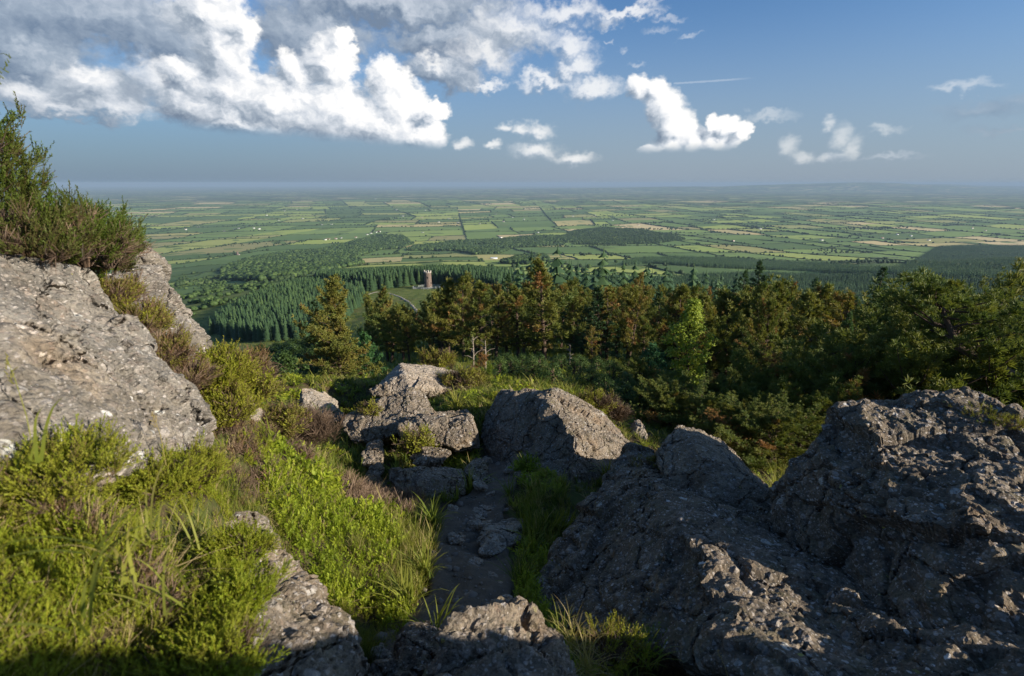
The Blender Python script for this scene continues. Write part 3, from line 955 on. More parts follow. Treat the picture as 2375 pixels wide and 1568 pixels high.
rock('rounded grey rock behind the long pale rock at the forest edge',
     [(975, 842, 16.6), (990, 832, 16.8), (1020, 828, 16.9), (1032, 845, 16.7), (980, 856, 16.3), (1000, 840, 17.8), (1030, 868, 16.8)], 'rock_grey', 0.03, 0.05, 2, 20)
rock('square white-lichened block standing in grass left of the peaked boulder',
     [(693, 965, 10.6), (698, 900, 11.0), (722, 897, 11.2), (755, 912, 11.4), (782, 930, 11.3), (778, 948, 10.8), (745, 965, 10.5), (700, 920, 10.75), (720, 985, 10.4), (700, 935, 12), (780, 945, 12), (770, 985, 11.2)], 'rock_pale', 0.018, 0.025, 1, 21)
rock('tiny grey stone beside the white-lichened block',
     [(770, 962, 10.4), (782, 945, 10.5), (795, 958, 10.4), (797, 975, 10.2), (772, 978, 10.2), (785, 965, 10.9)], 'rock_grey', 0.02, 0.02, 2, 22)
rock('thick slab lying across the top of the path in shade',
     [(898, 1112, 7.15), (902, 1090, 7.3), (960, 1084, 7.4), (1010, 1088, 7.35), (1068, 1090, 7.3), (1080, 1105, 7.15), (1078, 1145, 6.85), (1050, 1158, 6.75), (1000, 1166, 6.7), (960, 1160, 6.7), (925, 1135, 6.9), (990, 1100, 7.05), (1070, 1105, 6.95),
      (920, 1100, 8.0), (1070, 1105, 7.9), (1060, 1180, 7.3), (950, 1180, 7.2)], 'rock_grey', 0.014, 0.024, 1, 23, 0.3)
rock('knobbly small rock below the overhang of the peaked boulder',
     [(838, 1050, 8.3), (855, 1028, 8.5), (880, 1022, 8.5), (892, 1045, 8.3), (885, 1072, 8.0), (845, 1078, 8.0), (860, 1050, 9.0), (885, 1090, 8.3)], 'rock_grey', 0.018, 0.03, 2, 24)
rock('slanting small stone below the knobbly rock, left of the thick slab',
     [(842, 1108, 7.5), (860, 1080, 7.8), (880, 1072, 7.8), (892, 1090, 7.6), (875, 1115, 7.3), (850, 1120, 7.3), (870, 1100, 8.1)], 'rock_grey', 0.018, 0.02, 2, 25)
rock('low mossy stone half hidden under the flat-topped block',
     [(945, 1062, 8.0), (965, 1040, 8.2), (1020, 1035, 8.2), (1050, 1050, 8.0), (1030, 1070, 7.7), (960, 1075, 7.7), (1000, 1060, 8.6), (1000, 1095, 7.9)], 'rock_dark', 0.02, 0.03, 2, 26)
rock('rounded stone right of the thick slab, at the path bend',
     [(1078, 1090, 7.4), (1095, 1068, 7.6), (1115, 1065, 7.6), (1135, 1095, 7.3), (1140, 1118, 7.1), (1100, 1120, 7.0), (1085, 1105, 7.1), (1110, 1090, 8.0), (1120, 1140, 7.3)], 'rock_grey', 0.018, 0.03, 2, 27)
rock('upright grey rock at the edge of the trees behind the half-lit boulder',
     [(1455, 1010, 10.8), (1470, 975, 11), (1482, 972, 11), (1495, 990, 11), (1500, 1015, 10.6), (1480, 1035, 10.4), (1475, 990, 11.8), (1500, 1040, 11), (1450, 1050, 10.8)], 'rock_pale', 0.022, 0.03, 2, 28)
# stones trodden into the path
for lab, pts, sd in [
    ('flat pinkish stepping stone with a split top in the middle of the path', [(1108, 1255, 5.2), (1125, 1215, 5.6), (1180, 1205, 5.7), (1220, 1202, 5.75), (1215, 1235, 5.4), (1195, 1262, 5.1), (1150, 1285, 4.95), (1112, 1285, 4.9), (1130, 1300, 5.1), (1200, 1290, 5.4), (1140, 1235, 5.15), (1200, 1225, 5.35)], 31),
    ('flat grey stone at the upper end of the path', [(1090, 1185, 6.1), (1110, 1170, 6.3), (1155, 1172, 6.3), (1150, 1190, 6.05), (1115, 1215, 5.8), (1105, 1200, 5.9), (1120, 1210, 6.3)], 32),
    ('small stone at the left edge of the path beside the grass', [(1035, 1245, 5.25), (1050, 1230, 5.35), (1078, 1238, 5.3), (1080, 1255, 5.1), (1045, 1262, 5.05), (1060, 1265, 5.4)], 33),
    ('sunken stone in the lower path', [(1100, 1355, 4.15), (1125, 1325, 4.35), (1160, 1335, 4.3), (1170, 1365, 4.05), (1120, 1385, 3.95), (1140, 1390, 4.3)], 34),
    ('small sharp stone near the foot of the path', [(1085, 1300, 4.6), (1100, 1285, 4.75), (1118, 1300, 4.65), (1112, 1318, 4.5), (1090, 1322, 4.45), (1102, 1325, 4.75)], 35),
    ('loose fist-sized stone low on the path, nearest the rugged grey rock', [(1075, 1385, 3.85), (1090, 1370, 3.95), (1105, 1380, 3.9), (1100, 1400, 3.75), (1080, 1402, 3.75), (1092, 1405, 3.95)], 36),
]:
    rock(lab, [(a, b, c * 1.0) for a, b, c in pts], 'rock_pale', 0.01, 0.014, 1, sd, name='stone', cat='stone')

# more stones sunk in the trodden dirt
_sr = np.random.default_rng(77)
_used = []
for _k in range(22):
    _i = _sr.integers(0, len(PATHXY) - 1)
    _u = _sr.random()
    _c = PATHXY[_i] * (1 - _u) + PATHXY[_i + 1] * _u + _sr.normal(size=2) * 0.2
    _s = _sr.uniform(0.07, 0.19)
    if any(np.hypot(*(_c - q)) < 0.2 for q in _used):
        continue
    _used.append(_c)
    _z = hgt(*_c)
    _pts = []
    for _j in range(12):
        _a = _sr.uniform(0, 6.28)
        _r = _s * _sr.uniform(0.55, 1.0)
        _pts.append((_c[0] + _r * math.cos(_a), _c[1] + _r * math.sin(_a) * 0.8, _z + _sr.choice([-0.07, 0.03, 0.06, 0.085]) * (0.5 + _s * 5)))
    rockw('small grey stone sunk in the trodden dirt of the path', _pts, 'rock_pale', 0.011, 0.012, 1, 60 + _k, name='stone', cat='stone', group='stones sunk in the path')


def pebbles():
    """loose small stones and chips on the trodden dirt"""
    v, f = ico(1)
    mb = MB()
    n = 190
    k = rng.integers(0, len(PATHXY) - 1, n)
    u = rng.random(n)
    xy = PATHXY[k] * (1 - u)[:, None] + PATHXY[k + 1] * u[:, None] + rng.normal(size=(n, 2)) * 0.2
    z = height(xy[:, 0], xy[:, 1]) + 0.035
    for i in range(n):
        s = 0.012 + 0.05 * rng.random() ** 3
        w = v * (1 + 0.35 * perlin(v * 1.3 + i * 3.7))[:, None] * rng.uniform(0.6, 1.3, 3) * [s, s, s * 0.7]
        a = rng.uniform(0, 6.28)
        w = w @ np.array([[math.cos(a), math.sin(a), 0], [-math.sin(a), math.cos(a), 0], [0, 0, 1]])
        mb.add(w + [xy[i, 0], xy[i, 1], z[i]], None, f)
    o = mb.build('pebbles', MAT['pebble'])
    o['kind'] = 'stuff'
# ------------------------------------------------------------------ templates for far crowns
def ico(sub):
    b = bmesh.new()
    bmesh.ops.create_icosphere(b, subdivisions=sub, radius=1.0)
    v = np.array([x.co[:] for x in b.verts])
    f = np.array([[q.index for q in p.verts] for p in b.faces])
    b.free()
    return v, f


pebbles()


def blob_tree(seed, sub=2, rag=0.3, cards=26):
    """a broad crown: a lumpy shell broken up by leaf clumps, sitting on the ground, height 1"""
    r = np.random.default_rng(seed)
    v, f = ico(sub)
    n = perlin(v * 1.7 + seed * 3.1) * rag + perlin(v * 3.6 + seed) * rag * 0.7
    v = v * (1 + n)[:, None] * np.array([0.42, 0.42, 0.46])
    v[:, 2] += 0.50
    v[:, 2] = np.maximum(v[:, 2], 0.02)
    d = r.normal(size=(cards, 3))
    d[:, 2] = np.abs(d[:, 2] * 0.9) - 0.25
    d /= np.linalg.norm(d, axis=1)[:, None]
    c = d * np.array([0.42, 0.42, 0.46]) * r.uniform(0.85, 1.12, (cards, 1)) + [0, 0, 0.5]
    s = r.uniform(0.05, 0.12, cards)
    R = rot_from_axis(d + r.normal(size=d.shape) * 0.7, r.uniform(0, 6.28, cards))
    tri = np.array([[-1, -0.6, 0], [1, -0.6, 0], [0, 1, 0.0]])
    cv = np.einsum('nij,kj->nki', R, tri) * s[:, None, None] + c[:, None]
    V = np.concatenate([v, cv.reshape(-1, 3)])
    T = np.concatenate([f, len(v) + np.arange(cards * 3).reshape(-1, 3)])
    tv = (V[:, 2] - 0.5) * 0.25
    return V, T, tv


def cone_tree(seed, whorls=7, arms=7, H=1.0, W=0.21):
    """a plantation spruce of unit height: whorls of drooping boughs"""
    r = np.random.default_rng(seed)
    V, T = [], []
    n = 0
    for i in range(whorls):
        z = 0.06 + 0.9 * (i / whorls) ** 0.92
        L = W * (1 - z) ** 0.85 + 0.012
        a0 = r.uniform(0, 6.28)
        for k in range(arms):
            a = a0 + k * 2 * math.pi / arms + r.normal() * 0.15
            l = L * r.uniform(0.7, 1.2)
            w = l * 0.52 + 0.006
            dx, dy = math.cos(a), math.sin(a)
            zz = z + r.normal() * 0.012
            V += [[0, 0, zz + 0.10 * (1 - z) + 0.03], [dx * l * 0.72 - dy * w, dy * l * 0.72 + dx * w, zz - 0.01], [dx * l, dy * l, zz - 0.005 + r.normal() * 0.01], [dx * l * 0.72 + dy * w, dy * l * 0.72 - dx * w, zz - 0.01]]
            T += [[n, n + 1, n + 2], [n, n + 2, n + 3]]
            n += 4
    V += [[0.012, 0, 0.86], [-0.006, 0.01, 0.86], [-0.006, -0.01, 0.86], [0, 0, 1.0]]
    T += [[n, n + 1, n + 3], [n + 1, n + 2, n + 3], [n + 2, n, n + 3]]
    V = np.array(V)
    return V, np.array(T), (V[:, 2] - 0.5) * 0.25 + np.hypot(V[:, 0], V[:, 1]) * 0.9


BLOB2 = [blob_tree(s, 2, 0.34, 60) for s in range(5)]
BLOB1 = [blob_tree(20 + s, 1, 0.34, 12) for s in range(4)]
BLOB0 = [blob_tree(40 + s, 1, 0.3, 0) for s in range(3)]
CONE_HI = [cone_tree(s, 15, 9) for s in range(4)]
CONE_LO = [cone_tree(10 + s, 8, 6) for s in range(4)]
CONE_XLO = [cone_tree(20 + s, 4, 4, W=0.26) for s in range(3)]


def zrot(a):
    c, s = np.cos(a), np.sin(a)
    z = np.zeros_like(c)
    return np.stack([np.stack([c, -s, z], -1), np.stack([s, c, z], -1), np.stack([z, z, z + 1], -1)], -2)


def plant(mb, temps, P, Hs, tint, wide=1.0):
    N = len(P)
    pick = rng.integers(0, len(temps), N)
    for k, (v, f, tv) in enumerate(temps):
        s = pick == k
        if not s.any():
            continue
        m = int(s.sum())
        sc = np.stack([Hs[s] * wide * rng.uniform(.85, 1.2, m), Hs[s] * wide * rng.uniform(.85, 1.2, m), Hs[s]], 1)
        mb.scatter(v, None, f, P[s], zrot(rng.uniform(0, 6.28, m)), sc, tint[s], tv)


def fill(poly, spacing, jit=0.4, rows=False):
    """ground points inside an outline given on the grid"""
    bx = np.array(poly, float)
    # densify outline to find its extent on the ground
    o = []
    for i in range(len(bx)):
        for u in np.linspace(0, 1, 5, endpoint=False):
            o.append(bx[i] * (1 - u) + bx[(i + 1) % len(bx)] * u)
    h = hit([p[0] for p in o], [p[1] for p in o])
    x0, y0 = h[:, 0].min() - 30, h[:, 1].min() - 30
    x1, y1 = h[:, 0].max() + 30, h[:, 1].max() + 30
    gx, gy = np.meshgrid(np.arange(x0, x1, spacing), np.arange(y0, y1, spacing))
    gx = gx + rng.uniform(-jit, jit, gx.shape) * spacing
    gy = gy + rng.uniform(-jit, jit, gy.shape) * spacing
    gx, gy = gx.ravel(), gy.ravel()
    k = in_poly(gx, gy, [tuple(p[:2]) for p in h])
    gx, gy = gx[k], gy[k]
    return np.stack([gx, gy, height(gx, gy)], 1)


# ------------------------------------------------------------------ fields and hedges of the lowland
WOODS = {
    'a': [(512, 650), (515, 628), (545, 612), (600, 596), (680, 585), (745, 580), (800, 566), (880, 545), (935, 548), (960, 566), (930, 577), (885, 580), (825, 597), (845, 612), (800, 622), (740, 633), (690, 645), (600, 655)],
    'b': [(940, 583), (960, 572), (1060, 560), (1150, 556), (1235, 548), (1310, 548), (1335, 556), (1300, 570), (1190, 576), (1155, 590), (1100, 592), (1060, 583)],
    'c': [(1290, 556), (1330, 536), (1400, 528), (1480, 532), (1560, 546), (1590, 556), (1520, 566), (1420, 568), (1330, 568)],
    'd': [(1160, 612), (1200, 598), (1260, 592), (1275, 604), (1220, 615)],
}



def build_farmland():
    c0, s0 = math.cos(0.28), math.sin(0.28)
    leafs = []

    def area(q):
        x, y = q[:, 0], q[:, 1]
        return 0.5 * abs(np.dot(x, np.roll(y, -1)) - np.dot(y, np.roll(x, -1)))

    def rec(q, depth=0):
        c = q.mean(0)
        r = np.hypot(*c)
        az = math.degrees(math.atan2(c[0], c[1]))
        A = area(q)
        big = math.sqrt(A)
        if r - big > 12500 or (abs(az) > 56 and r > big * 2) or (c[1] < -big):
            return
        tgt = rng.uniform(32000, 190000) * (1 + r / 3000)
        if A < tgt:
            if r > 900 and abs(az) < 53:
                leafs.append(q)
            return
        l0 = np.linalg.norm(q[1] - q[0]) + np.linalg.norm(q[2] - q[3])
        l1 = np.linalg.norm(q[2] - q[1]) + np.linalg.norm(q[3] - q[0])
        if l1 > l0:
            q = np.roll(q, -1, axis=0)
        if A > 3e6:
            f = rng.uniform(.4, .6)
            f2 = f + rng.normal() * 0.10
        else:
            f = rng.uniform(.33, .67)
            f2 = f + rng.normal() * 0.06
        a = q[0] * (1 - f) + q[1] * f
        b = q[3] * (1 - f2) + q[2] * f2
        rec(np.array([q[0], a, b, q[3]]), depth + 1)
        rec(np.array([a, q[1], q[2], b]), depth + 1)
    B = 14000.0
    q = np.array([[-B, -2000], [B, -2000], [B, 2 * B - 2000], [-B, 2 * B - 2000.]])
    q = q @ np.array([[c0, s0], [-s0, c0]])
    rec(q)
    # fields as draped patches
    N = 5
    u = np.linspace(0, 1, N)
    Ug, Vg = np.meshgrid(u, u, indexing='ij')
    i, j = np.meshgrid(np.arange(N - 1), np.arange(N - 1), indexing='ij')
    qq = np.stack([i * N + j, (i + 1) * N + j, (i + 1) * N + j + 1, i * N + j + 1], -1).reshape(-1, 4)
    mb = MB()
    L = np.array(leafs)
    P = ((1 - Ug)[None, ..., None] * (1 - Vg)[None, ..., None] * L[:, 0, None, None] + Ug[None, ..., None] * (1 - Vg)[None, ..., None] * L[:, 1, None, None]
         + Ug[None, ..., None] * Vg[None, ..., None] * L[:, 2, None, None] + (1 - Ug)[None, ..., None] * Vg[None, ..., None] * L[:, 3, None, None])
    Z = height(P[..., 0], P[..., 1]) + 0.9
    V = np.concatenate([P, Z[..., None]], -1).reshape(len(L), -1, 3)
    c = L.mean(1)
    rr = np.hypot(c[:, 0], c[:, 1])
    t = rng.beta(1.0, 0.95, len(L)) * 0.74
    tan = fbm2(c[:, 0], c[:, 1], 1500, 2, 4.0) > 0.02
    ptan = np.where(tan, 0.20, 0.05) * np.where(rr < 1800, 0.25, 1.0)
    k = rng.random(len(L)) < ptan
    t[k] = rng.uniform(0.78, 1.0, k.sum())
    mb.add(V.reshape(-1, 3), (qq[None] + (np.arange(len(L)) * N * N)[:, None, None]).reshape(-1, 4), None, np.repeat(t, N * N))
    o = mb.build('fields', MAT['field'], smooth=True)
    o['kind'] = 'structure'
    # hedges along the field edges, hedgerow trees standing in them
    hb = MB()
    tp, th = [], []
    for n, qd in enumerate(L):
        r = rr[n]
        woody = 0.5 + 0.5 * math.tanh(4 * float(fbm2(c[n, 0], c[n, 1], 1700, 2, 9.0)) + (0.9 if r > 5200 else 0.2 if r > 4000 else -0.2))
        for e in range(4):
            if rng.random() < 0.36:
                continue
            a, b = qd[e], qd[(e + 1) % 4]
            ln = np.linalg.norm(b - a)
            m = max(2, int(ln / (12 if r < 3500 else 30)))
            uu = np.linspace(0, 1, m + 1)
            ctr = a[None] * (1 - uu)[:, None] + b[None] * uu[:, None]
            nr = np.array([-(b - a)[1], (b - a)[0]]) / (ln + 1e-6)
            ctr = ctr + nr * (rng.normal(size=(m + 1, 1)) * 0.8 + 3.5 * np.sin(uu * math.pi * rng.uniform(1, 3) + rng.uniform(0, 6))[:, None])
            w = rng.uniform(1.4, 2.8, (m + 1, 1)) * (1 + 0.07 * r / 1000) * (1.9 if r > 5200 else 1.0)
            hh = rng.uniform(2.0, 4.6, m + 1) * (1 + 0.05 * r / 1000)
            base = ctr
            z = height(base[:, 0], base[:, 1])
            Lf = np.concatenate([base - nr * w, z[:, None] - 0.5], 1)
            Tl = np.concatenate([base - nr * w * 0.5, (z + hh * 0.9)[:, None]], 1)
            Tr = np.concatenate([base + nr * w * 0.5, (z + hh)[:, None]], 1)
            Rt = np.concatenate([base + nr * w, z[:, None] - 0.5], 1)
            V = np.stack([Lf, Tl, Tr, Rt], 1).reshape(-1, 3)
            i, j = np.meshgrid(np.arange(m), np.arange(3), indexing='ij')
            q = np.stack([i * 4 + j, i * 4 + j + 1, (i + 1) * 4 + j + 1, (i + 1) * 4 + j], -1).reshape(-1, 4)
            hb.add(V, q, None, np.repeat(rng.uniform(0.0, 0.55, m + 1), 4))
            k = rng.poisson(ln / 40 * (0.35 + 2.2 * woody * rng.random() ** 2))
            if k:
                f = rng.random(k)
                p = a[None] * (1 - f)[:, None] + b[None] * f[:, None] + rng.normal(size=(k, 2)) * 3
                tp.append(p)
                th.append(rng.uniform(5, 13, k))
        # a copse or a wooded patch here and there
        if rng.random() < 0.24 * woody and r > 1500:
            k = rng.integers(8, 40)
            f, g = rng.random(k), rng.random(k) * rng.uniform(0.12, 0.5)
            p = (qd[0] * (1 - f)[:, None] + qd[1] * f[:, None]) * (1 - g)[:, None] + (qd[3] * (1 - f)[:, None] + qd[2] * f[:, None]) * g[:, None]
            tp.append(p)
            th.append(rng.uniform(7, 14, k))
    o = hb.build('hedgerows', MAT['hedge'], smooth=False)
    o['kind'] = 'stuff'
    tp = np.concatenate(tp)
    th = np.concatenate(th)
    P3 = np.concatenate([tp, height(tp[:, 0], tp[:, 1])[:, None]], 1)
    d = np.hypot(tp[:, 0], tp[:, 1])
    order = np.argsort(d / th)
    P3, th, d = P3[order], th[order], d[order]
    return P3, th, d


_TREES = build_farmland()


def far_trees():
    P3, th, d = _TREES
    px, py, _ = proj(P3)
    vis = (px > 100) & (px < 2400) & (py < 720)
    P3, th, d = P3[vis], th[vis], d[vis]
    # the nearest stand as single trees sharing a few meshes, the rest as one mass
    me = []
    for v, f, tv in BLOB2:
        m = MB()
        m.add(v, None, f, 0.45 + tv)
        me.append(m.mesh('hedgerow_tree', MAT['hedge'], True))
    for i in range(min(280, len(P3))):
        o = bpy.data.objects.new('hedgerow_tree', me[i % 5])
        o.location = P3[i]
        w = th[i] * rng.uniform(0.9, 1.25)
        o.scale = (w, w, th[i])
        o.rotation_euler = (0, 0, rng.uniform(0, 6.28))
        COL.objects.link(o)
        thing(o, 'dark green round-crowned tree in a field hedge on the lowland', 'tree', 'trees in the field hedges')
    k = 280
    mb = MB()
    R = (d[k:] < 3800)
    A, B_ = P3[k:][R], P3[k:][~R]
    plant(mb, BLOB1, A, th[k:][R], rng.uniform(0.1, 0.75, len(A)), 1.1)
    plant(mb, BLOB0, B_, th[k:][~R] * 1.15, rng.uniform(0.1, 0.6, len(B_)), 1.5)
    o = mb.build('far_trees', MAT['hedge'], smooth=True)
    o['kind'] = 'stuff'


far_trees()


def woods():
    for key, lab in (('a', 'broadleaf_wood'), ('b', 'broadleaf_wood'), ('c', 'mixed_wood'), ('d', 'broadleaf_wood')):
        P = fill(WOODS[key], 9.5)
        P = P[fbm2(P[:, 0], P[:, 1], 130, 3, 6.0) + 0.25 * rng.normal(size=len(P)) > (-0.55 if key == 'a' else -0.38)]
        P = P[rng.random(len(P)) < np.clip(9000.0 / max(len(P), 1), 0, 1)]
        mb = MB()
        n = len(P)
        H = rng.uniform(6.5, 16, n)
        tint = np.clip(rng.normal(0.45, 0.28, n) + 0.3 * fbm2(P[:, 0], P[:, 1], 60, 2), 0, 1)
        if key == 'c':
            s = rng.random(n) < 0.6
            plant(mb, CONE_LO, P[s], H[s] * 1.25, tint[s] * 0.7, 1.3)
            plant(mb, BLOB1, P[~s], H[~s], tint[~s])
        else:
            plant(mb, BLOB2 if n < 2600 else BLOB1, P, H, tint, 1.25)
        o = mb.build(lab, MAT['broad'], smooth=True)
        o['kind'] = 'stuff'


woods()

# conifer plantations
PLANT = {
    'left': [(486, 772), (520, 786), (560, 794), (640, 792), (705, 788), (745, 770), (800, 740), (846, 700), (842, 678), (800, 664), (700, 662), (650, 676), (610, 690), (545, 725)],
    'tower': [(733, 658), (800, 670), (857, 677), (910, 668), (966, 661), (1035, 660), (1090, 668), (1170, 690), (1190, 652), (1130, 640), (1000, 637), (860, 637), (740, 642)],
    'right': [(1190, 690), (1190, 655), (1300, 652), (1395, 650), (1480, 655), (1560, 652), (1650, 642), (1760, 638), (1880, 642), (2000, 645), (2200, 650), (2440, 665), (2440, 760), (1200, 760)],
    'dark': [(1442, 616), (1520, 612), (1640, 622), (1760, 626), (1900, 634), (2060, 640), (2250, 648), (2440, 664), (2440, 645), (2250, 634), (2000, 624), (1850, 612), (1700, 604), (1560, 600), (1470, 603)],
    'shade': [(2066, 634), (2120, 606), (2172, 574), (2260, 570), (2440, 572), (2440, 655), (2250, 644)],
}
SPR_ME = []
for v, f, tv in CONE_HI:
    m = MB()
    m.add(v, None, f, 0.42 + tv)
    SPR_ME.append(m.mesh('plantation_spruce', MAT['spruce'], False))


def plantations():
    cand, rest = [], {}
    for key, sp, h0, h1 in (('left', 4.3, 8, 12), ('tower', 4.6, 13, 17.5), ('right', 5.2, 10, 14.5), ('dark', 6.0, 14, 18), ('shade', 7.5, 11, 16)):
        P = fill(PLANT[key], sp, 0.3)
        H = rng.uniform(h0, h1, len(P))
        r = np.hypot(P[:, 0], P[:, 1])
        tint = np.clip(rng.normal(0.55, 0.2, len(P)) + 0.2 * fbm2(P[:, 0], P[:, 1], 40, 2), 0, 1)
        if key in ('right', 'dark'):
            tint = np.clip(rng.uniform(0.2, 0.72, len(P)) + 0.2 * fbm2(P[:, 0], P[:, 1], 70, 2), 0, 1)
            H = H * rng.uniform(0.7, 1.2, len(P))
        if key in ('left', 'tower'):
            # the margin trees show largest
            px, py, _ = proj(P)
            score = H / r * (1.5 if key == 'tower' else 1.0)
            k = 165 if key == 'left' else 135
            idx = np.argsort(-score)
            cand.append((key, P[idx[:k]], H[idx[:k]]))
            idx = idx[k:]
            P, H, r, tint = P[idx], H[idx], r[idx], tint[idx]
        mb = MB()
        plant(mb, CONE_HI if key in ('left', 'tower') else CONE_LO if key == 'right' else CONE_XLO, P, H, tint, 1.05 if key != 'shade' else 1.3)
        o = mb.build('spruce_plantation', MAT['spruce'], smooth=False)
        o['kind'] = 'stuff'
    for key, P, H in cand:
        lab = ('dark green spruce of the dense plantation on the slope left of the tower', 'spruces of the left plantation') if key == 'left' else \
              ('tall dark spruce in the row of conifers behind the stone tower', 'spruces behind the stone tower')
        for i in range(len(P)):
            o = bpy.data.objects.new('plantation_spruce', SPR_ME[i % 4])
            o.location = P[i]
            w = H[i] * rng.uniform(0.9, 1.2)
            o.scale = (w, w, H[i])
            o.rotation_euler = (0, 0, rng.uniform(0, 6.28))
            COL.objects.link(o)
            thing(o, lab[0], 'tree', lab[1])


plantations()


# single broad trees near the yellow field, and scrub on the open slope
def lone_trees():
    me = []
    for s in range(4):
        m = MB()
        v, f, tv = blob_tree(60 + s, 3, 0.36, 260)
        m.add(v, None, f, 0.55 + tv)
        me.append(m.mesh('broad_tree', MAT['broad'], True))
    i = 0
    spots = [(1210, 628, 9), (1232, 626, 8), (1290, 622, 10), (1322, 634, 9), (1338, 630, 11), (1352, 632, 10), (1365, 624, 12), (1392, 618, 11), (1405, 612, 13), (1428, 610, 11), (1446, 612, 10), (1380, 634, 9), (1420, 636, 10), (1310, 630, 8)]
    hp = hit([s[0] for s in spots], [s[1] for s in spots])
    for (x, y, h), p in zip(spots, hp):
        h *= 1.15
        o = bpy.data.objects.new('broad_tree', me[i % 4])
        i += 1
        o.location = p
        o.scale = (h * 1.15, h * 1.15, h)
        o.rotation_euler = (0, 0, rng.uniform(0, 6.28))
        COL.objects.link(o)
        thing(o, 'round leafy green tree in the clump beside the yellow field', 'tree', 'trees beside the yellow field')
    poly = [(395, 660), (430, 640), (480, 650), (600, 652), (640, 665), (600, 690), (520, 705), (480, 730), (440, 745), (425, 700)]
    P = fill(poly, 9.0)
    P = P[fbm2(P[:, 0], P[:, 1], 45, 2, 2.0) > 0.34]
    mb = MB()
    plant(mb, BLOB2, P, rng.uniform(2.0, 6.5, len(P)), rng.uniform(0.2, 0.7, len(P)), 1.5)
    o = mb.build('scrub', MAT['broad'], smooth=True)
    o['kind'] = 'stuff'
    P = hit([575, 600, 612, 630, 620, 588, 640, 590], [708, 700, 716, 690, 728, 722, 676, 690])
    for p in P:
        h = rng.uniform(4, 7)
        o = bpy.data.objects.new('bush', me[i % 4])
        i += 1
        o.location = p
        o.scale = (h * 1.4, h * 1.4, h)
        COL.objects.link(o)
        thing(o, 'dark bush on the open green slope beside the left plantation', 'bush', 'bushes on the open slope')


lone_trees()


# ------------------------------------------------------------------ the round tower with its fence
def box(mb, c, s, rz=0.0, tint=0.5):
    v = np.array([[x, y, z] for x in (-.5, .5) for y in (-.5, .5) for z in (-.5, .5)]) * np.array(s)
    ca, sa = math.cos(rz), math.sin(rz)
    v = v @ np.array([[ca, sa, 0], [-sa, ca, 0], [0, 0, 1]]) + np.array(c)
    mb.add(v, [(0, 1, 3, 2), (4, 6, 7, 5), (0, 4, 5, 1), (2, 3, 7, 6), (0, 2, 6, 4), (1, 5, 7, 3)], None, tint)


def brick_mat():
    m, t, out = new_mat('tower_stone')
    tc = t.node('ShaderNodeTexCoord')
    P = tc.outputs['Object']
    v = t.voro(t.vm('MULTIPLY', P, (1.6, 1.6, 2.6)), 1.0)
    s = t.node('ShaderNodeSeparateColor')
    t.link(v.outputs['Color'], s.inputs[0])
    col = t.ramp(s.outputs[0], [(0, (0.10, 0.076, 0.06)), (0.5, (0.145, 0.108, 0.085)), (0.85, (0.19, 0.15, 0.125)), (1, (0.25, 0.22, 0.19))])
    col = t.mix(t.m('MULTIPLY', t.noise(P, 0.6, 5, 0.7), 0.7), col, (0.16, 0.115, 0.095))
    principled(t, out, col, 0.95, bump(t, v.outputs['Distance'], 0.6, 0.1), 0.1)
    return m


MAT['tower'] = brick_mat()
MAT['apron'] = mat_dirt('grey_gravel', (0.10, 0.115, 0.07), (0.17, 0.175, 0.12), False)
MAT['palestone'] = mat_plain('pale_coping_stone', (0.40, 0.36, 0.31), 0.9, 0.25, 1.2, 6, 0.5, 0.05)
MAT['metal'] = mat_plain('galvanised_rail', (0.34, 0.37, 0.37), 0.5, 0.1, 2)
MAT['dark'] = mat_plain('dark_opening', (0.02, 0.018, 0.016), 0.9, 0.1)


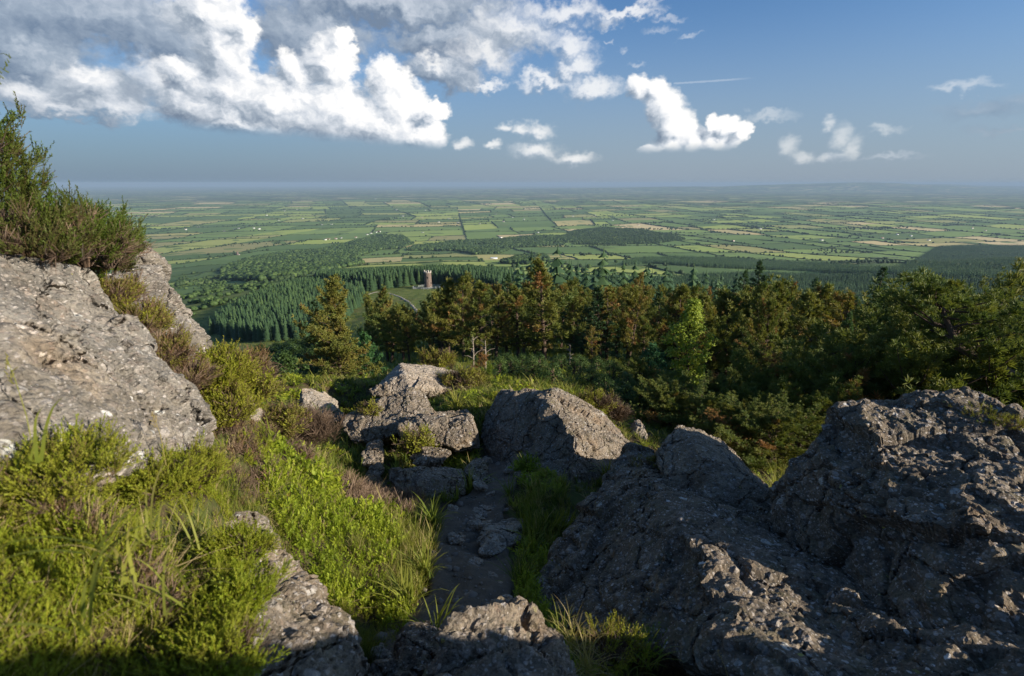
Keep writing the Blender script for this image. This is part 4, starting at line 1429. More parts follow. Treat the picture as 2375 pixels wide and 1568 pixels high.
def tower():
    p = hit(993, 668)[0]
    t = empty('stone_tower', p, 'round brown stone tower with pale broken battlements on the grassy shelf', 'tower')
    mb = MB()
    n = 40
    th = np.arange(n) * 2 * math.pi / n
    zs = [-2, 0, 3, 7, 11, 13.6]
    rs = [3.5, 3.42, 3.28, 3.15, 3.05, 3.1]
    V = np.array([[r * math.cos(a), r * math.sin(a), z] for z, r in zip(zs, rs) for a in th])
    V[:, :2] *= (1 + 0.012 * perlin(V * 0.9))[:, None]
    k = len(zs)
    i, j = np.meshgrid(np.arange(k - 1), np.arange(n), indexing='ij')
    q = np.stack([i * n + j, i * n + (j + 1) % n, (i + 1) * n + (j + 1) % n, (i + 1) * n + j], -1).reshape(-1, 4)
    mb.add(V, q)
    top = (k - 1) * n
    inner = np.array([[2.4 * math.cos(a), 2.4 * math.sin(a), 13.55] for a in th])
    low = inner - [0, 0, 1.6]
    b = mb.n
    mb.add(np.concatenate([V[top:], inner, low]), [(j, (j + 1) % n, n + (j + 1) % n, n + j) for j in range(n)] + [(n + j, n + (j + 1) % n, 2 * n + (j + 1) % n, 2 * n + j) for j in range(n)])
    mb.add(np.concatenate([low, [[0, 0, 11.95]]]), None, [(j, (j + 1) % n, n) for j in range(n)])
    mb.build('wall', MAT['tower'], t, False)
    cb = MB()
    for j in range(n):
        a0, a1 = th[j], th[j] + 2 * math.pi / n
        v = [[r * math.cos(a), r * math.sin(a), z] for z in (13.6, 14.05) for r in (2.35, 3.28) for a in (a0, a1)]
        cb.add(v, [(0, 1, 3, 2), (4, 6, 7, 5), (2, 3, 7, 6), (0, 4, 5, 1)])
    cb.build('parapet_coping', MAT['palestone'], t)
    for j in range(9):
        m = MB()
        a = j * 2 * math.pi / 9 + 0.2
        h = [1.5, 0.5, 1.2, 0.7, 1.7, 0.4, 1.1, 1.6, 0.8][j]
        da = 0.22
        v = [[r * math.cos(a + s), r * math.sin(a + s), z] for z, f in ((14.05, 1), (14.05 + h, 0.7)) for r in (2.5, 3.24) for s in (-da * f, da * f)]
        m.add(v, [(0, 1, 3, 2), (4, 6, 7, 5), (2, 3, 7, 6), (0, 4, 5, 1), (0, 2, 6, 4), (1, 5, 7, 3)])
        m.build('merlon', MAT['palestone'], t)
    for ang, z, w, h in ((-80, 9.6, 0.6, 1.5), (-150, 5.0, 0.6, 1.4), (-30, 4.6, 0.6, 1.4)):
        m = MB()
        a = R_(ang)
        rr = np.interp(z, zs, rs)
        box(m, (rr * math.cos(a), rr * math.sin(a), z), (0.5, w, h), a)
        m.build('window', MAT['dark'], t)
    # railing on a rough ring round the tower, with two pale stretches of wall
    f = empty('metal_railing', p, 'pale galvanised railing around the stone tower', 'fence')
    pa = MB()
    ring = []
    for j in range(37):
        a = math.radians(j * 10)
        x, y = p[0] + 13.5 * math.cos(a), p[1] + 12 * math.sin(a)
        ring.append((x - p[0], y - p[1], hgt(x, y) - p[2]))
    ring = np.array(ring)
    for z in (0.5, 1.1, 1.7):
        tube(pa, ring + [0, 0, z], 0.07, 4)
    for a, b in zip(ring[:-1], ring[1:]):
        for u in np.linspace(0, 1, 7)[:-1]:
            c = a * (1 - u) + b * u
            tube(pa, [c + [0, 0, 0.2], c + [0, 0, 1.7]], 0.05, 3)
    pa.build('rails', MAT['metal'], f)
    for a in ring[:-1:2]:
        m = MB()
        tube(m, [a + [0, 0, -0.4], a + [0, 0, 1.95]], 0.11, 5)
        m.build('post', MAT['metal'], f)
    # level gravel apron inside the railing
    g = MB()
    an = np.linspace(0, 2 * math.pi, 33)[:-1]
    X = np.concatenate([[0], 12 * np.cos(an)])
    Y = np.concatenate([[0], 10.6 * np.sin(an)])
    Z = height(X + p[0], Y + p[1]) + 0.35
    g.add(np.stack([X + p[0], Y + p[1], Z], 1), None, [(0, 1 + j, 1 + (j + 1) % 32) for j in range(32)])
    o = g.build('gravel_apron', MAT['apron'])
    o['kind'] = 'structure'


tower()


def houses():
    def house(kind, p, w, d, h, rz, roof, label, group, name='farmhouse'):
        t = empty(name, p, label, 'house' if name == 'farmhouse' else 'barn', group, rz)
        mb = MB()
        rh = h * 0.55 if name == 'farmhouse' else h * 0.35
        v = [(-w / 2, -d / 2, -1), (w / 2, -d / 2, -1), (w / 2, d / 2, -1), (-w / 2, d / 2, -1), (-w / 2, -d / 2, h), (w / 2, -d / 2, h), (w / 2, d / 2, h), (-w / 2, d / 2, h), (-w / 2, 0, h + rh), (w / 2, 0, h + rh)]
        mb.add(v, [(0, 1, 5, 4), (1, 2, 6, 5), (2, 3, 7, 6), (3, 0, 4, 7)], [(5, 6, 9), (7, 4, 8)])
        mb.build('wall', MAT['whitewash'], t)
        rb = MB()
        e = 0.4
        v = [(-w / 2 - e, -d / 2 - e, h - 0.2), (w / 2 + e, -d / 2 - e, h - 0.2), (w / 2 + e, 0, h + rh + .25), (-w / 2 - e, 0, h + rh + .25), (w / 2 + e, d / 2 + e, h - 0.2), (-w / 2 - e, d / 2 + e, h - 0.2)]
        v += [(x, y, z + 0.3) for x, y, z in v]
        rb.add(v, [(0, 1, 2, 3), (3, 2, 4, 5), (6, 9, 8, 7), (9, 11, 10, 8), (0, 6, 7, 1), (5, 4, 10, 11)])
        rf = rb.build('roof', MAT[roof], t)
        if name == 'farmhouse':
            for s in (-1, 1):
                c = MB()
                box(c, (s * (w / 2 - 0.7), 0, h + rh + 0.6), (0.9, 1.2, 1.8))
                c.build('chimney', MAT['whitewash'], rf)
    big = [(1145, 601, 26, 12, 5, 0.25, 'tin', 'grey-roofed pale barn alone in the meadows behind the tower', 'barn'),
           (2045, 553, 22, 10, 5, 0.2, 'redroof', 'farm shed with a rusty red roof among hedges right of centre', 'barn'),
           (1860, 620, 0, 0, 0, 0, None, None, None)]
    for x, y, w, d, h, rz, rf, lab, nm in big[:2]:
        p = hit(x, y)[0]
        house('b', p, w, d, h, rz, rf, lab, None, nm)
    spots = [(860, 542), (872, 540), (880, 538), (848, 545), (780, 555), (790, 553), (752, 557), (765, 556), (822, 552), (920, 487), (985, 488), (935, 502), (978, 506), (1150, 498), (1190, 505), (1215, 510), (1165, 515), (1112, 520), (1060, 518),
             (1040, 508), (1018, 516), (1310, 505), (1325, 502), (1205, 549), (1160, 552), (1245, 540), (925, 560), (600, 532), (590, 530), (520, 538), (545, 533), (555, 531), (645, 512), (688, 487), (870, 462), (893, 470), (700, 508), (745, 522), (772, 521),
             (432, 533), (460, 528), (1480, 523), (1502, 520), (1700, 560), (1735, 545), (1760, 532), (1905, 558), (2010, 533), (2080, 545), (2110, 548), (2150, 558), (2250, 530), (2285, 536), (1600, 520), (1655, 510), (1420, 512), (1380, 500), (620, 500), (660, 490), (980, 540)]
    P = hit([s[0] for s in spots], [s[1] for s in spots])
    for (x, y), p in zip(spots, P):
        near = 'near the wooded centre' if 700 < x < 1000 and y > 535 else ''
        r = math.hypot(p[0], p[1])
        k = 0.8 + r / 14000
        p = p + [rng.normal() * 6, rng.normal() * 6, 0]
        p[2] = hgt(p[0], p[1])
        house('h', p, rng.uniform(13, 22) * k, rng.uniform(7, 9) * k, rng.uniform(4, 5.5) * k, rng.uniform(-.5, .5), 'slate' if rng.random() < .8 else 'redroof',
              'small white farmhouse with a pitched roof among the lowland fields', 'white farmhouses scattered over the lowland')
    # a little brown ruin on the green slope
    p = hit(551, 592)[0]
    t = empty('ruined_tower', p, 'tiny brown ruined tower standing alone in the sloping green field', 'ruin')
    m = MB()
    v = np.array([[x * s, y * s, z] for z, s in ((-1, 4.6), (6, 4.2), (12, 3.9)) for x, y in ((-1, -1), (1, -1), (1, 1), (-1, 1))])
    v[8:, 2] = [14, 19, 16, 11]
    m.add(v, [(i * 4 + j, i * 4 + (j + 1) % 4, i * 4 + 4 + (j + 1) % 4, i * 4 + 4 + j) for i in (0, 1) for j in range(4)] + [(8, 9, 10, 11)])
    m.build('wall', MAT['tower'], t)
    m = MB()
    v = np.array([[6, -4.4, -1], [11, -4.4, -1], [11, 4, -1], [6, 4, -1], [6, -4, 5], [10, -4, 3], [10, 4, 2.5], [6, 4, 6]])
    m.add(v, [(0, 1, 5, 4), (1, 2, 6, 5), (2, 3, 7, 6), (3, 0, 4, 7), (4, 5, 6, 7)])
    m.build('low_wall', MAT['palestone'], t)


houses()
# ------------------------------------------------------------------ pines and other near trees
def tuft(n, L, w, seed, spread=(0.35, 1.25), two=True):
    """a spray of needle bundles round the +Z axis"""
    r = np.random.default_rng(seed)
    V, Q = [], []
    for i in range(n):
        a = i * 2.4 + r.normal() * 0.3
        th = r.uniform(*spread)
        d = np.array([math.cos(a) * math.sin(th), math.sin(a) * math.sin(th), math.cos(th)])
        s = np.cross(d, r.normal(size=3))
        s /= np.linalg.norm(s) + 1e-9
        l = L * r.uniform(0.7, 1.15)
        V += [-s * w * 0.5, s * w * 0.5, d * l + s * w * 0.3, d * l - s * w * 0.3]
        k = 4 * i
        Q.append([k, k + 1, k + 2, k + 3])
    V = np.array(V)
    return V, np.array(Q), np.zeros(len(V))


TUFT = tuft(9, 0.17, 0.034, 1)


def make_conifer(seed, H, crown, width, nb, tuft_t, mat, tint0=0.4, tint_sd=0.12, dead=0.12, droop=0.0, up=0.7, tsc=1.0, dens=11, lean=0.02, shape='pine', trunk_r=None, bare=0.25):
    """returns (trunk mesh, crown mesh): a tapering stem with limbs, and needle tufts along the limbs"""
    r = np.random.default_rng(seed)
    tb, cb = MB(), MB()
    zs = np.linspace(-0.5, H, 14)
    bend = np.cumsum(r.normal(size=(14, 2)) * lean * H / 14, axis=0)
    bend += np.outer(np.linspace(0, 1, 14) ** 1.5, r.normal(size=2) * lean * H)
    tr = trunk_r or 0.020 * H + 0.02
    rad = tr * (1 - np.clip(zs / H, 0, 1)) ** 0.8 + 0.012
    tp = np.concatenate([bend, zs[:, None]], 1)
    tube(tb, tp, rad, 7)
    pos, nrm, tin, scl = [], [], [], []
    lump = r.uniform(0, 6.28, 3)
    for i in range(nb):
        f = (i + r.random()) / nb
        t = crown + (1 - crown) * f ** 0.9
        z = t * H
        base = np.array([np.interp(z, zs, tp[:, 0]), np.interp(z, zs, tp[:, 1]), z])
        a = i * 2.39996 + r.normal() * 0.35
        if shape == 'pine':
            prof = (1 - f) ** 0.65 * (0.55 + 0.9 * math.sin(min(1, f * 1.5 + 0.25) * math.pi * 0.6)) * 0.9 + 0.06
            prof *= 0.75 + 0.35 * math.sin(a * 1.0 + lump[0] + f * 5)
        else:
            prof = (1 - f) ** 0.9 + 0.05
        L = width * prof * r.uniform(0.65, 1.25)
        e0 = -droop + up * f ** 1.3 + r.normal() * 0.14
        d = np.array([math.cos(a) * math.cos(e0), math.sin(a) * math.cos(e0), math.sin(e0)])
        s = np.linspace(0, 1, 6)
        curl = 0.28 * L if shape == 'pine' else 0.1 * L
        P = base + d * (s * L)[:, None] + np.array([0, 0, 1]) * (curl * s ** 2)[:, None] + np.cumsum(r.normal(size=(6, 3)) * 0.03 * L, axis=0)
        tube(tb, P, np.linspace(max(0.012, tr * 0.32 * (1 - f) + 0.01), 0.006, 6), 4)
        n = max(4, int(L * dens * r.uniform(0.7, 1.2)))
        u = bare + (1 - bare) * r.random(n) ** 0.75
        side = np.cross(d, [0, 0, 1])
        side /= np.linalg.norm(side) + 1e-9
        lat = r.normal(size=n) * 0.19 * L * (1.15 - u)
        ver = np.abs(r.normal(size=n)) * 0.09 * L if shape == 'pine' else r.normal(size=n) * 0.025 * L - np.abs(lat) * 0.25
        c = np.stack([np.interp(u, s, P[:, k]) for k in range(3)], 1) + side * lat[:, None] + np.array([0, 0, 1]) * ver[:, None]
        out = d * 0.8 + np.array([0, 0, 0.75 if shape == 'pine' else 0.15]) + side * np.sign(lat)[:, None] * (0.35 if shape == 'pine' else 0.8) + r.normal(size=(n, 3)) * 0.3
        bt = tint0 + r.normal() * tint_sd
        if r.random() < dead:
            bt = r.uniform(0.75, 1.0)
        # old needles further in are browner
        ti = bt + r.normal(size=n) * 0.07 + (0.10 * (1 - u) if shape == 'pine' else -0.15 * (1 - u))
        pos.append(c)
        nrm.append(out)
        tin.append(ti)
        scl.append(r.uniform(0.75, 1.3, n) * tsc)
    top = tp[-1]
    k = 14
    pos.append(top + r.normal(size=(k, 3)) * [0.10, 0.10, 0.25] - [0, 0, 0.2])
    nrm.append(np.array([0, 0, 1.0]) + r.normal(size=(k, 3)) * 0.4)
    tin.append(tint0 + r.normal(size=k) * 0.06)
    scl.append(np.full(k, tsc))
    pos, nrm, tin, scl = map(np.concatenate, (pos, nrm, tin, scl))
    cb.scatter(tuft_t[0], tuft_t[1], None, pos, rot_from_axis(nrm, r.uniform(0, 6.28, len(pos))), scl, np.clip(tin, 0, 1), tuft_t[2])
    return tb.mesh('trunk', MAT['bark'], True), cb.mesh('crown', MAT[mat], False)


def make_leafy(seed, H, W, nclump, leaves, mat, size=0.07, tint0=0.5, z0=0.15):
    r = np.random.default_rng(seed)
    tb, cb = MB(), MB()
    tube(tb, [[0, 0, -0.4], [0.05, 0, H * 0.3], [-0.04, 0.06, H * 0.6], [0, 0, H * 0.92]], [0.11, 0.085, 0.05, 0.012], 6)
    leaf = np.array([[0, -0.05, 0], [0.42, 0.35, 0.1], [0, 1, -0.05], [-0.42, 0.35, 0.1]])
    lq = np.array([[0, 1, 2, 3]])
    for i in range(nclump):
        f = (i + r.random()) / nclump
        z = H * (z0 + (1 - z0) * f)
        a = i * 2.39996
        rr = W * (math.sin(min(1.0, (f * 0.92 + 0.12)) * math.pi) ** 0.7) * r.uniform(0.35, 1.0)
        c = np.array([rr * math.cos(a), rr * math.sin(a), z])
        tube(tb, [[0, 0, z * 0.72], c * [0.5, 0.5, 0.9], c], [0.03, 0.018, 0.006], 4)
        n = int(leaves * r.uniform(0.6, 1.3))
        d = r.normal(size=(n, 3))
        d /= np.linalg.norm(d, axis=1)[:, None]
        p = c + d * (r.random((n, 1)) ** 0.5) * W * np.array([0.34, 0.34, 0.26]) * r.uniform(0.7, 1.25)
        nr = d * 0.6 + np.array([0, 0, 0.9]) + r.normal(size=(n, 3)) * 0.5
        R = rot_from_axis(nr, r.uniform(0, 6.28, n))
        cb.scatter(leaf, lq, None, p, R, r.uniform(0.7, 1.35, n) * size * 2, np.clip(tint0 + r.normal(size=n) * 0.16 + r.normal() * 0.1, 0, 1))
    return tb.mesh('trunk', MAT['bark'], True), cb.mesh('crown', MAT[mat], False)


def tree_from(name, meshes, loc, label, cat='tree', group=None, rz=0.0, sc=(1, 1, 1), tilt=(0, 0)):
    t = empty(name, loc, label, cat, group, rz)
    t.scale = sc
    t.rotation_euler = (tilt[0], tilt[1], rz)
    for nm, me in (('trunk', meshes[0]), ('crown', meshes[1])):
        o = bpy.data.objects.new(nm, me)
        COL.objects.link(o)
        o.parent = t
    return t


PINES = [make_conifer(100 + s, 7.0, 0.13 + 0.05 * (s % 3), 1.9 + 0.25 * (s % 2), 74, TUFT, 'pine', 0.34 + 0.05 * (s % 3), 0.10, 0.04 + 0.02 * (s % 2), 0.05, 1.0, 1.2, 17, 0.03) for s in range(5)]
BROWN = [make_conifer(120 + s, 7.0, 0.2, 1.6, 60, TUFT, 'pine', 0.56, 0.13, 0.14, 0.05, 0.8, 1.1, 14, 0.03) for s in range(3)]
RUST = make_conifer(130, 7.0, 0.2, 1.3, 52, TUFT, 'pine', 0.95, 0.05, 0.5, 0.05, 0.8, 1.05, 14, 0.02)
TUFTN = tuft(16, 0.10, 0.013, 2, (0.2, 1.35))
SPRT = tuft(9, 0.19, 0.04, 3, (0.15, 1.0))
SPR = [make_conifer(140 + s, 7.5, 0.1, 1.9, 84, SPRT, 'spruce', 0.68, 0.12, 0.0, 0.18, 0.75, 1.1, 16, 0.012, 'spruce') for s in range(3)]
LEAN = make_conifer(150, 7.5, 0.45, 2.4, 40, TUFTN, 'pine', 0.30, 0.08, 0.08, 0.0, 0.6, 1.3, 34, 0.06)

PINEN = [make_conifer(185 + s, 7.0, 0.12, 2.2, 90, TUFTN, 'pine', 0.34, 0.11, 0.08, 0.05, 1.0, 1.25, 34, 0.03) for s in range(2)]

SKY_X = [600, 850, 900, 940, 985, 1020, 1060, 1090, 1140, 1180, 1220, 1270, 1310, 1350, 1440, 1500, 1550, 1620, 1700, 1745, 1800, 1850, 1920, 2000, 2060, 2150, 2250, 2330, 2500, 3000]
SKY_Y = [700, 705, 690, 710, 712, 680, 660, 672, 660, 650, 660, 640, 660, 665, 655, 660, 665, 675, 660, 640, 660, 665, 660, 650, 660, 685, 690, 660, 650, 640]


def near_forest():
    # the belt of pines below the rocks
    edge = [(905, 850), (1000, 838), (1110, 848), (1260, 838), (1400, 870), (1560, 915), (1700, 960), (1860, 1000), (2100, 1010), (2440, 1000)]
    pts = []
    key = [  # kind, foot px, top y
        ('olive', 1262, 838, 612), ('spruce', 1180, 800, 640), ('rust', 1628, 790, 668), ('spruce', 1745, 800, 608), ('spruce', 1708, 790, 632), ('spruce', 2005, 800, 620), ('spruce', 1600, 780, 660),
        ('brownpine', 1465, 790, 638), ('pine', 1320, 800, 660), ('spruce', 2062, 800, 655), ('pine', 900, 838, 672), ('pine', 870, 832, 690), ('pine', 1035, 835, 652), ('pine', 1075, 830, 652), ('pine', 1115, 840, 660), ('brownpine', 1150, 835, 668),
        ('pine', 1760, 960, 700), ('pine', 1820, 940, 690), ('brownpine', 1500, 800, 665), ('spruce', 1870, 790, 650)]
    labs = {'olive': 'tall ragged pine with a bare leaning lower trunk standing above its neighbours',
            'rust': 'narrow rust-red dying conifer on the crest of the pine belt',
            }
    for kd, x, y, ty in key:
        p = hit(x, y)[0]
        pts.append((p, ty, kd, True, x))
    # random rest
    P = []
    for r0, r1, sp in ((17, 30, 3.0), (30, 62, 3.4), (62, 100, 5.2), (100, 165, 8.5)):
        a = np.arange(r0, r1, sp)
        for r in a:
            n = int(1.25 * r / sp)
            az = np.linspace(-0.30, 0.95, max(n, 2)) + rng.normal(size=max(n, 2)) * 0.35 * sp / r
            rr = r + rng.uniform(-.5, .5, len(az)) * sp
            P.append(np.stack([rr * np.sin(az), rr * np.cos(az)], 1))
    P = np.concatenate(P)
    P = np.concatenate([P, height(P[:, 0], P[:, 1])[:, None]], 1)
    px, py, dd = proj(P)
    ey = np.interp(px, [e[0] for e in edge], [e[1] for e in edge])
    ok = (py < ey) & (px > 900 + np.clip((840 - py) * 0.55, 0, 90)) & (px < 2560)
    ok &= ~((px < 1060) & (px > 890) & (dd > 70))
    P, px, dd = P[ok], px[ok], dd[ok]
    o = np.argsort(dd)
    P, px, dd = P[o], px[o], dd[o]
    for p, x in zip(P, px):
        if any(np.hypot(p[0] - q[0][0], p[1] - q[0][1]) < 1.3 for q in pts if q[3]):
            continue
        pts.append((p, None, None, False, x))
    clear = [(1592, 62, 24.5), (788, 80, 26), (1505, 48, 22)]
    pts = [q for q in pts if q[3] or not any(abs(q[4] - c[0]) < c[1] and proj(q[0])[2] < c[2] for c in clear)]
    sx, sy = math.sin(R_(112)), math.cos(R_(112))          # a glade on the sunny side of the bright tree
    bx, by = at(1592, 852, 24)[:2]

    def glade(q):
        ax, ay = q[0][0] - bx, q[0][1] - by
        tt = ax * sx + ay * sy
        return -1.0 < tt < 8.5 and abs(-ax * sy + ay * sx) < 1.9
    pts = [q for q in pts if q[3] or not glade(q)]
    n = 0
    for p, ty, kd, fixed, x in pts[:310]:
        d = proj(p)[2]
        lim_y = np.interp(x, SKY_X, SKY_Y)
        u = rng.random()
        if kd is None:
            kd = 'pine' if u < 0.60 else 'brownpine' if u < 0.80 else 'rust' if u < 0.815 else 'spruce'
        if ty is None:
            ty = lim_y + rng.exponential(16) + 2
            if d < 30:
                ty += 60 + rng.uniform(0, 60)
        # height that brings the tip to ty on the grid
        v = (784 - ty) / F
        top = (v * CP - SP) * p[1] / (CP + v * SP)
        h = top - p[2]
        if not fixed:
            h = min(h, rng.uniform(5.0, 9.5))
            if h < 1.6:
                continue
        me = {'pine': PINES[n % 5], 'olive': PINES[0], 'brownpine': BROWN[n % 3], 'rust': RUST, 'spruce': SPR[n % 3]}[kd]
        if d < 27 and kd in ('pine', 'brownpine'):
            me = PINEN[n % 2]
        base = 7.5 if kd == 'spruce' else 7.0
        s = h / base
        w = (s * rng.uniform(0.85, 1.15) if s < 1.15 else s * rng.uniform(0.7, 0.92)) * (0.72 if d < 27 else 1.0)
        lab = labs.get(kd) if fixed else None
        grp = None
        if lab is None:
            lab, grp = {'pine': ('olive green bushy pine crowded in the belt of trees below the rocks', 'olive pines of the tree belt'),
                        'brownpine': ('brownish pine with many dying needles in the belt of trees below the rocks', 'browning pines of the tree belt'),
                        'rust': ('rust-brown dead conifer inside the belt of trees', 'dead conifers in the tree belt'),
                        'spruce': ('pointed green spruce standing among the pines of the belt', 'spruces among the pines')}[kd]
        tree_from({'pine': 'pine_tree', 'olive': 'pine_tree', 'brownpine': 'pine_tree', 'rust': 'dead_conifer', 'spruce': 'spruce_tree'}[kd], me, p, lab, 'tree', grp, rng.uniform(0, 6.28), (w, w, s), (rng.normal() * 0.05, rng.normal() * 0.05))
        n += 1


near_forest()


def fit(x, y, d, ty):
    """ground point under the sight line at depth d, and the height that reaches up to ty"""
    p = at(x, y, d)
    p[2] = hgt(p[0], p[1])
    v = (784 - ty) / F
    top = (v * CP - SP) * p[1] / (CP + v * SP)
    return p, top - p[2]


OLIVE = make_conifer(160, 5.0, 0.03, 1.35, 125, tuft(9, 0.12, 0.028, 5), 'pine', 0.46, 0.08, 0.03, 0.0, 1.0, 0.95, 38, 0.015, 'pine', 0.09, 0.15)
p, h = fit(788, 868, 24, 662)
tree_from('pine_tree', OLIVE, p, 'stout cone-shaped olive pine alone at the edge of the grassy knoll', 'tree', None, 0.6, (h / 5 * 1.12, h / 5 * 1.12, h / 5))
SMALL = make_conifer(161, 3.0, 0.02, 1.15, 60, tuft(9, 0.14, 0.028, 6, (0.15, 1.0)), 'bluegreen', 0.75, 0.1, 0.0, 0.1, 0.7, 0.9, 34, 0.01, 'spruce', 0.05, 0.1)
p, h = fit(852, 866, 25.5, 772)
tree_from('spruce_tree', SMALL, p, 'small bluish green spruce tucked against the right side of the stout olive pine', 'tree', None, 0.2, (h / 3, h / 3, h / 3))
YOUNG = make_conifer(162, 1.2, 0.03, 0.42, 34, tuft(9, 0.09, 0.012, 7), 'bright', 0.15, 0.1, 0.0, 0.0, 1.2, 1.0, 60, 0.01, 'pine', 0.02, 0.05)
p, h = fit(1136, 892, 14.5, 850)
tree_from('pine_sapling', YOUNG, p, 'fresh green pine sapling beside the end of the long pale rock', 'tree', None, 0.0, (h / 1.2,) * 3)
ROWAN = make_leafy(170, 5.5, 1.25, 46, 120, 'bright', 0.062, 0.78)
p, h = fit(1592, 852, 24, 700)
tree_from('broadleaf_tree', ROWAN, p, 'bright yellow-green leafy tree shining among the dark pines', 'tree', None, 0.0, (h / 5.5 * 1.0, h / 5.5 * 1.0, h / 5.5))
ROW2 = make_leafy(171, 3.2, 1.1, 30, 130, 'bluegreen', 0.055, 0.6)
p, h = fit(1505, 905, 22, 800)
tree_from('broadleaf_tree', ROW2, p, 'low bluish green leafy tree in front of the bright yellow-green one', 'tree', None, 0.0, (h / 3.2,) * 3)
# leaning pine at the right edge
def leaning_pine():
    r = np.random.default_rng(151)
    px = [(2560, 960, 11.3), (2450, 915, 11.4), (2353, 873, 11.5), (2285, 838, 11.6), (2220, 805, 11.7), (2200, 757, 11.8), (2178, 705, 11.9), (2168, 670, 12.0)]
    W = np.array([at(*q) for q in px])
    W[0, 2] = hgt(W[0, 0], W[0, 1]) - 0.2
    p = W[0].copy()
    W = W - p
    t = empty('pine_tree', p, 'dark pine with a long bare leaning trunk at the right edge', 'tree')
    tb, cb = MB(), MB()
    tube(tb, W, [0.13, 0.12, 0.105, 0.095, 0.08, 0.06, 0.04, 0.02], 8)
    pos, nrm, tin = [], [], []
    s = np.linspace(0, 1, len(W))
    for i in range(34):
        u = r.uniform(0.30, 1.0) ** 0.8
        b = np.array([np.interp(u, s, W[:, k]) for k in range(3)])
        a = r.uniform(0, 6.28)
        L = r.uniform(0.6, 1.6) * (1.15 - 0.7 * max(0, u - 0.55) / 0.45)
        e = r.uniform(0.0, 0.35)
        d = np.array([math.cos(a) * math.cos(e), math.sin(a) * math.cos(e), math.sin(e)])
        q = np.linspace(0, 1, 6)
        P = b + d * (q * L)[:, None] + np.array([0, 0, 0.22 * L]) * (q ** 2)[:, None] + np.cumsum(r.normal(size=(6, 3)) * 0.03 * L, axis=0)
        tube(tb, P, np.linspace(0.03, 0.008, 6), 4)
        n = int(46 * L)
        v = 0.35 + 0.65 * r.random(n) ** 0.7
        side = np.cross(d, [0, 0, 1.0])
        lat = r.normal(size=n) * 0.24 * L
        c = np.stack([np.interp(v, q, P[:, k]) for k in range(3)], 1) + side * lat[:, None] + np.array([0, 0, 1]) * np.abs(r.normal(size=n) * 0.06 * L)[:, None]
        pos.append(c)
        nrm.append(d * 0.5 + np.array([0, 0, 0.8]) + side * np.sign(lat)[:, None] * 0.4 + r.normal(size=(n, 3)) * 0.3)
        tin.append(0.24 + r.normal() * 0.08 + r.normal(size=n) * 0.07)
    for i in range(10):
        b = W[1] * 0.2 + W[r.integers(1, 4)] * 0.8
        d = r.normal(size=3) * [1, 1, 0.5]
        d /= np.linalg.norm(d)
        tube(tb, [b, b + d * 0.35, b + d * 0.7 + [0, 0, 0.08]], [0.016, 0.01, 0.004], 4)
    pos, nrm, tin = map(np.concatenate, (pos, nrm, tin))
    cb.scatter(TUFTN[0], TUFTN[1], None, pos, rot_from_axis(nrm, r.uniform(0, 6.28, len(pos))), r.uniform(0.8, 1.35, len(pos)), np.clip(tin, 0, 1), TUFTN[2])
    tb.build('trunk', MAT['bark'], t, True)
    cb.build('crown', MAT['pine'], t)


leaning_pine()
p, h = fit(2230, 900, 26, 632)
t = tree_from('pine_tree', LEAN, p, 'thin pine leaning to the right with a wind-blown tip on the skyline at far right', 'tree', None, 1.0, (0.9, 0.9, h / 7.2))
t.rotation_euler = (0, 0.42, 0.3)
# dark pine scrub directly behind the right-hand rocks
SCR = [make_conifer(180 + s, 2.6, 0.05, 1.9, 60, TUFTN, 'pine', 0.26, 0.10, 0.06, 0.0, 0.9, 1.0, 44, 0.08) for s in range(3)]
k = 0
for x, y, d, ty in [(1560, 980, 16, 940), (1620, 1000, 15, 930), (1690, 1020, 14, 925), (1750, 1040, 13.5, 930), (1800, 1060, 13, 940), (1840, 1040, 12.5, 920), (1650, 960, 18, 890), (1740, 960, 17, 880), (1830, 960, 16, 860),
                    (1920, 960, 14, 850), (2010, 950, 13, 850), (2100, 950, 13, 830), (2190, 950, 13, 840), (2290, 950, 12.5, 850), (2380, 950, 12, 830), (1480, 950, 18, 910), (1665, 1050, 11.5, 985), (1722, 1075, 10.8, 1002), (1780, 1085, 10.2, 1012), (1845, 1060, 10.5, 1000), (1600, 1020, 12.5, 965), (1555, 1000, 13, 950), (1510, 985, 14, 940), (1700, 1030, 12.5, 960), (1640, 1000, 14, 940), (1900, 900, 20, 800), (2050, 900, 19, 790), (2200, 900, 18, 780), (2330, 900, 17, 760)]:
    p, h = fit(x, y, d, ty)
    h = max(h, 1.0)
    s = h / 2.6
    w = max(s, 0.55)
    tree_from('pine_scrub', SCR[k % 3], p, 'low dark spreading pine in the scrub behind the dark rocks', 'tree', 'dark pine scrub behind the rocks', rng.uniform(0, 6.28), (w, w, s))
    k += 1
# bare dead sticks and a broken snag
def dead_tree(x, y, d, ty, seed, label):
    p, h = fit(x, y, d, ty)
    r = np.random.default_rng(seed)
    mb = MB()
    tube(mb, [[0, 0, -0.3], [0.02 * h, 0, h * 0.5], [0.01 * h, 0.02 * h, h]], [0.035, 0.028, 0.012], 5)
    for i in range(9):
        z = h * (0.35 + 0.6 * i / 9)
        a = r.uniform(0, 6.28)
        l = h * r.uniform(0.12, 0.3)
        tube(mb, [[0.02 * h, 0, z], [0.02 * h + l * 0.5 * math.cos(a), l * 0.5 * math.sin(a), z + l * 0.3], [0.02 * h + l * math.cos(a), l * math.sin(a), z + l * 0.35]], [0.014, 0.010, 0.005], 4)
    o = mb.build('dead_tree', MAT['deadwood'], None, True, p)
    thing(o, label, 'dead tree')


